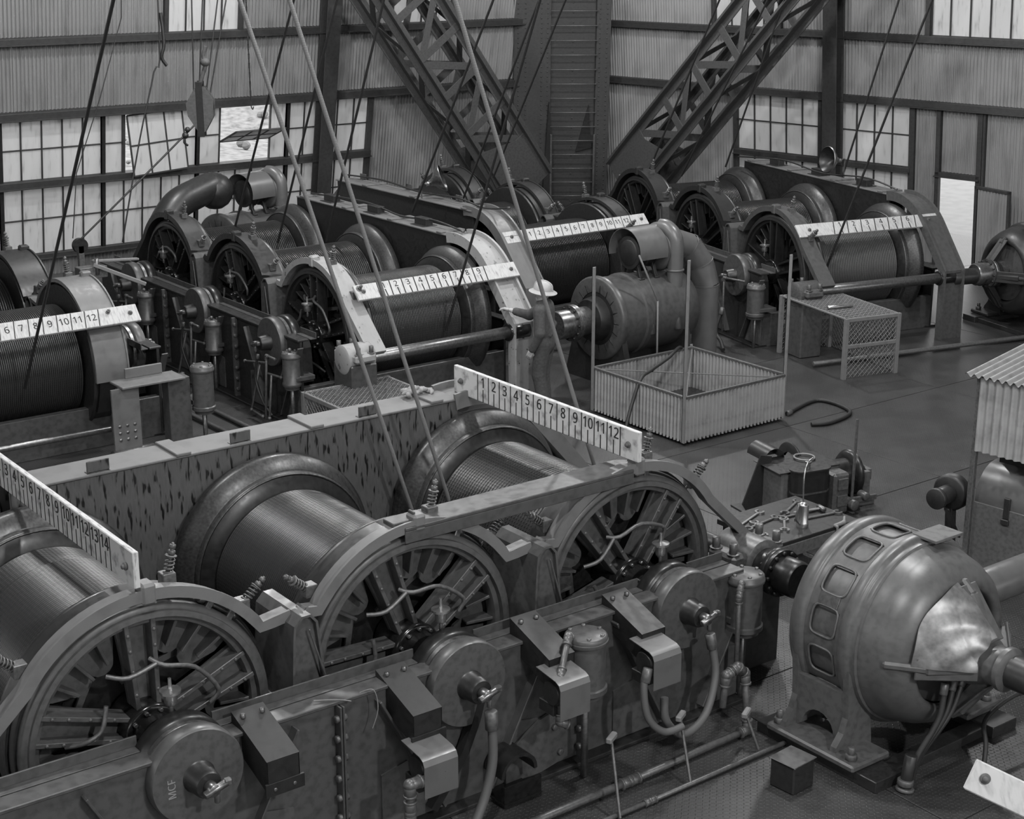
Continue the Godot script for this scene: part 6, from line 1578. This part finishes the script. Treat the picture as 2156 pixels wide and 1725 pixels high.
func make_ropes() -> void:
	# three bright hoisting ropes of the nearest hoist
	up_rope("leftmost of three thick pale ropes rising from the nearest drums", V(7.545, 1.298, -11.6), V(5.95, 6.311, -11.7), 0.019, mat.ropepale)
	up_rope("middle one of three thick pale ropes, ending on the grooved near drum", V(7.815, 1.42, -11.39), V(6.233, 6.308, -11.39), 0.019, mat.ropepale)
	up_rope("rightmost of three thick pale ropes, passing behind the 1 to 12 board", V(8.854, 1.78, -10.523), V(7.233, 6.277, -10.523), 0.019, mat.ropepale)
	# dark ropes of the others
	for r in [["dark rope from the drum at the left edge", V(6.42, 1.08, -18.62), V(6.421, 6.14, -14.844)], ["knotted dark rope rising from the drum next to the man", V(12.352, 1.05, -18.02), V(12.352, 5.964, -15.747)], ["dark rope ending beside the left tin lamp", V(13.767, 2.2, -21.0), V(13.767, 5.63, -18.742)], ["dark rope rising from the drum second behind the man", V(12.308, 1.85, -21.25), V(12.308, 5.725, -19.336)], ["dark rope rising from the third drum behind the man", V(12.29, 1.6, -22.8), V(12.29, 5.635, -20.617)], ["dark rope left of the column, falling by the left blower", V(11.879, 1.8, -23.5), V(11.879, 5.669, -21.135)], ["dark rope rising just right of the left lattice leg's foot", V(16.1, 1.85, -22.95), V(16.1, 5.541, -20.659)], ["dark rope beside the riveted corner column", V(18.607, 1.8, -25.4), V(18.607, 5.321, -23.142)], ["dark rope rising from the right-hand evenly wound drum", V(19.351, 1.174, -17.2), V(19.351, 5.725, -15.371)], ["thin dark rope crossing the right-hand window to the beam", V(23.0, 1.6, -20.3), V(23.0, 5.366, -19.082)], ["dark rope meeting the left end of the black beam at right", V(22.6, 1.95, -22.9), V(22.6, 5.264, -21.5)], ["dark rope left of the right lattice leg", V(21.157, 1.7, -23.72), V(21.157, 5.183, -21.829)], ["dark rope seen through the right lattice leg", V(21.729, 1.8, -23.26), V(21.729, 5.297, -21.097)]]:
		up_rope(r[0], r[1], r[2], 0.019, mat.dark)
	# rope tackle before the left windows
	var bk := thing("pulley_block", "big dark pulley block hanging before the left windows", "pulley block", Transform3D(Basis(V(0, 1, 0), -0.65).scaled(V(1.2, 1.1, 1.3)), V(12.59, 3.42, -26.0)))
	part("cheek", MB.new().ext(PackedVector2Array([Vector2(-0.06, 0.4), Vector2(0.08, 0.42), Vector2(0.2, 0.2), Vector2(0.19, -0.05), Vector2(0.06, -0.3), Vector2(-0.04, -0.3), Vector2(-0.18, -0.05), Vector2(-0.2, 0.15)]), 0.06, 0.09).ext(PackedVector2Array([Vector2(-0.06, 0.4), Vector2(0.08, 0.42), Vector2(0.2, 0.2), Vector2(0.19, -0.05), Vector2(0.06, -0.3), Vector2(-0.04, -0.3), Vector2(-0.18, -0.05), Vector2(-0.2, 0.15)]), -0.09, -0.06), mat.rust, bk)
	part("sheave", MB.new().lathe([Vector2(0, -0.05), Vector2(0.19, -0.05), Vector2(0.15, 0.0), Vector2(0.19, 0.05), Vector2(0, 0.05)], 28), mat.dark, bk, Transform3D(Basis(), V(0, 0.1, 0)))
	part("strap", MB.new().bx(V(-0.05, -0.38, -0.1), V(0.05, 0.5, -0.085)).bx(V(-0.05, -0.38, 0.085), V(0.05, 0.5, 0.1)), mat.dark, bk)
	part("hook", MB.new().tube(curve([V(0, 0.42, 0), V(0.06, 0.62, 0), V(0.1, 0.75, 0), V(0.08, 0.9, 0), V(0.12, 1.05, 0)], 6), 0.03, 8).ball(V(0.1, 0.8, 0), 0.07), mat.rust, bk)
	for i in 4:
		var x: float = [-0.12, -0.02, 0.12, 0.2][i]
		up_rope(["outer left fall of rope above the pulley block", "inner left fall of rope above the pulley block", "inner right fall of rope above the pulley block", "outer right fall of rope above the pulley block"][i], V(12.59 + x, 3.75, -26.0), V(12.75 + x * 1.9, 5.09, -26.0), 0.013, mat.dark, "block_rope")
	var k := rope_thing("tight rope slanting from the pulley block to the small pulley at lower left", V(10.2, 1.42, -26.0), V(12.5, 3.25, -26.0), 0.017, mat.dark, 0.01)
	part("knot", MB.new().ball(V(2.06, 1.62, 0), 0.06).ball(V(2.1, 1.72, 0.02), 0.05).tube(curve([V(2.06, 1.6, 0), V(2.03, 1.5, 0), V(2.1, 1.44, 0)], 4), 0.02, 8), mat.dark, k)
	var sp := thing("small_pulley", "small dark pulley on a post before the left window sill", "pulley", Transform3D(Basis(), V(10.16, 1.3, -26.0)))
	part("sheave", MB.new().lathe([Vector2(0, -0.05), Vector2(0.13, -0.05), Vector2(0.1, 0.0), Vector2(0.13, 0.05), Vector2(0, 0.05)], 24), mat.dark, sp)
	part("post", MB.new().bx(V(-0.05, -1.3, -0.05), V(0.05, 0.0, 0.05)), mat.rust, sp)
	var cd := thing("hanging_twine", "thin bent cord hanging down the left windows", "cord", Transform3D(Basis(), V(10.1, 1.4, -26.2)))
	part("cord", MB.new().tube([V(1.6, 9.4, 0), V(1.2, 3.7, 0), V(0.72, 2.4, 0), V(0.18, 1.12, 0), V(0.02, 0.0, 0)], 0.009, 6), mat.dark, cd)
	var fr := thing("frayed_rope", "slack rope with a frayed end hanging by the upper window", "rope", Transform3D(Basis(), V(10.94, 1.27, -26.0)))
	part("rope", MB.new().tube(curve([V(0, 0, 0), V(0.45, 1.75, 0), V(0.8, 2.9, 0), V(0.95, 3.65, 0), V(1.0, 9.6, 0)], 4), 0.014, 6), mat.dark, fr)
	part("tail", MB.new().tube(curve([V(0.98, 3.9, 0.03), V(1.0, 3.4, 0.05), V(0.95, 3.15, 0.03), V(1.03, 3.0, 0.04)], 5), 0.03, 6), mat.dark, fr)
	var ch := thing("hanging_chain", "fine chain hanging plumb beside the leftmost pale rope", "chain", Transform3D(Basis(), V(13.59, 3.5, -26.0)))
	var cq := MB.new()
	for i in 90:
		cq.box(V(0, 0.04 + i * 0.082, 0), V(0.034 if i % 2 == 0 else 0.012, 0.1, 0.012 if i % 2 == 0 else 0.034), 0.005)
	cq.tube(curve([V(0, 0.05, 0), V(0, -0.03, 0), V(0.03, -0.09, 0), V(0.05, -0.04, 0)], 5), 0.01, 6)
	part("links", cq, mat.dark, ch)
	# cables along the beams
	hose("thin cable looping along the beam behind the second hoist", [V(14.9, 2.3, -19.9), V(14.85, 2.22, -20.5), V(14.8, 2.3, -21.2), V(14.85, 2.24, -22.4), V(14.85, 2.3, -23.6), V(14.85, 2.24, -25.0)], 0.015, mat.dark, "beam_cable")
	hose("thin cable looping along the black beam of the second hoist", [V(13.3, 2.24, -18.9), V(13.3, 2.3, -19.7), V(13.3, 2.24, -20.6), V(13.3, 2.32, -21.7), V(13.3, 2.24, -23.4)], 0.015, mat.dark, "beam_cable")
	hose("thin cable strung along the beam of the right-hand hoist", [V(21.5, 2.26, -17.6), V(21.6, 2.36, -18.4), V(21.7, 2.3, -19.5), V(21.85, 2.4, -20.6), V(22.05, 2.3, -22.0)], 0.014, mat.dark, "beam_cable")

func _ready() -> void:
	rng.seed = 7
	# --- camera
	var cam := Camera3D.new()
	cam.name = "camera"
	add_child(cam)
	cam.position = V(0, 6.5, 0)
	cam.rotation_degrees = V(-16.9, -36.9, 0)
	cam.keep_aspect = Camera3D.KEEP_HEIGHT
	cam.fov = rad_to_deg(2.0 * atan(862.5 / 3310.0))
	cam.near = 0.1
	cam.far = 800.0
	# --- sky, exposure
	var env := Environment.new()
	var sky := Sky.new()
	var ps := ProceduralSkyMaterial.new()
	ps.sky_top_color = grey(0.82)
	ps.sky_horizon_color = grey(0.95)
	ps.ground_bottom_color = grey(0.5)
	ps.ground_horizon_color = grey(0.8)
	ps.sky_energy_multiplier = 2.0
	sky.sky_material = ps
	env.sky = sky
	env.background_mode = Environment.BG_SKY
	env.background_energy_multiplier = 1.0
	env.tonemap_mode = Environment.TONE_MAPPER_LINEAR
	env.tonemap_exposure = 1.0
	env.sdfgi_enabled = true
	env.ssao_enabled = true
	env.ssil_enabled = true
	var we := WorldEnvironment.new()
	we.name = "environment"
	we.environment = env
	add_child(we)
	make_materials()
	# --- out of view: flash light behind the viewer, and lamps lighting the hoists from above
	lamp_light("unseen_flash_lamp", V(6.0, 9.4, 3.0), 0.2, 90.0)
	for p in [[4.0, -6.0], [4.0, -14.0], [11.0, -9.0], [11.0, -17.0], [18.0, -14.0], [12.0, -24.0], [20.0, -22.0]]:
		lamp_light("unseen_ceiling_lamp", V(p[0], 9.6, p[1]), 0.25, 40.0)
	make_room()
	make_tower()
	truss("left lattice leg of riveted angles slanting down to the column foot", V(20.45, 1.2, -27.0), V(16.6, 6.6, -27.2), 0.58, 0.42, V(0.8, 0.6, 0.0), 7)
	truss("right lattice leg of riveted angles slanting down to the column foot", V(22.45, 1.3, -25.6), V(23.25, 6.5, -20.9), 0.5, 0.36, V(0.1, 0.6, -0.7), 7)
	make_hoists()
	make_floor_things()
	make_ropes()

func lamp_light(called: String, at: Vector3, size: float, energy: float) -> void:  # lamps out of view, shade and bulb included, placed for their light
	var t := thing(called, "unseen lamp behind the viewer, lighting the near hoist in place of a flash" if called == "unseen_flash_lamp" else "unseen pendant lamp under the roof, placed to light the hoists from above", "lamp", Transform3D(Basis(), at), "" if called == "unseen_flash_lamp" else "unseen pendant lamps under the roof")
	part("shade", MB.new().turned(Vector3.ZERO, V(0, 1, 0), [Vector2(size * 1.6, 0.0), Vector2(size * 1.5, 0.05), Vector2(size * 0.5, 0.25), Vector2(0.05, 0.32), Vector2(0.0, 0.32)], 28), mat.paint, t)
	part("stem", MB.new().cyl(V(0, 0.3, 0), V(0, 1.4, 0), 0.015, 8), mat.dark, t)
	var em := StandardMaterial3D.new()
	em.albedo_color = grey(0.9)
	em.emission_enabled = true
	em.emission = grey(1.0)
	em.emission_energy_multiplier = 2.0
	part("bulb", MB.new().ball(V(0, -0.02, 0), size * 0.35, 14), em, t)
	var l := OmniLight3D.new()
	l.name = "light"
	l.position = V(0, -0.02 - size * 0.6, 0)
	l.light_energy = energy
	l.light_size = size
	l.omni_range = 60.0
	l.omni_attenuation = 2.0
	l.shadow_enabled = true
	t.add_child(l)
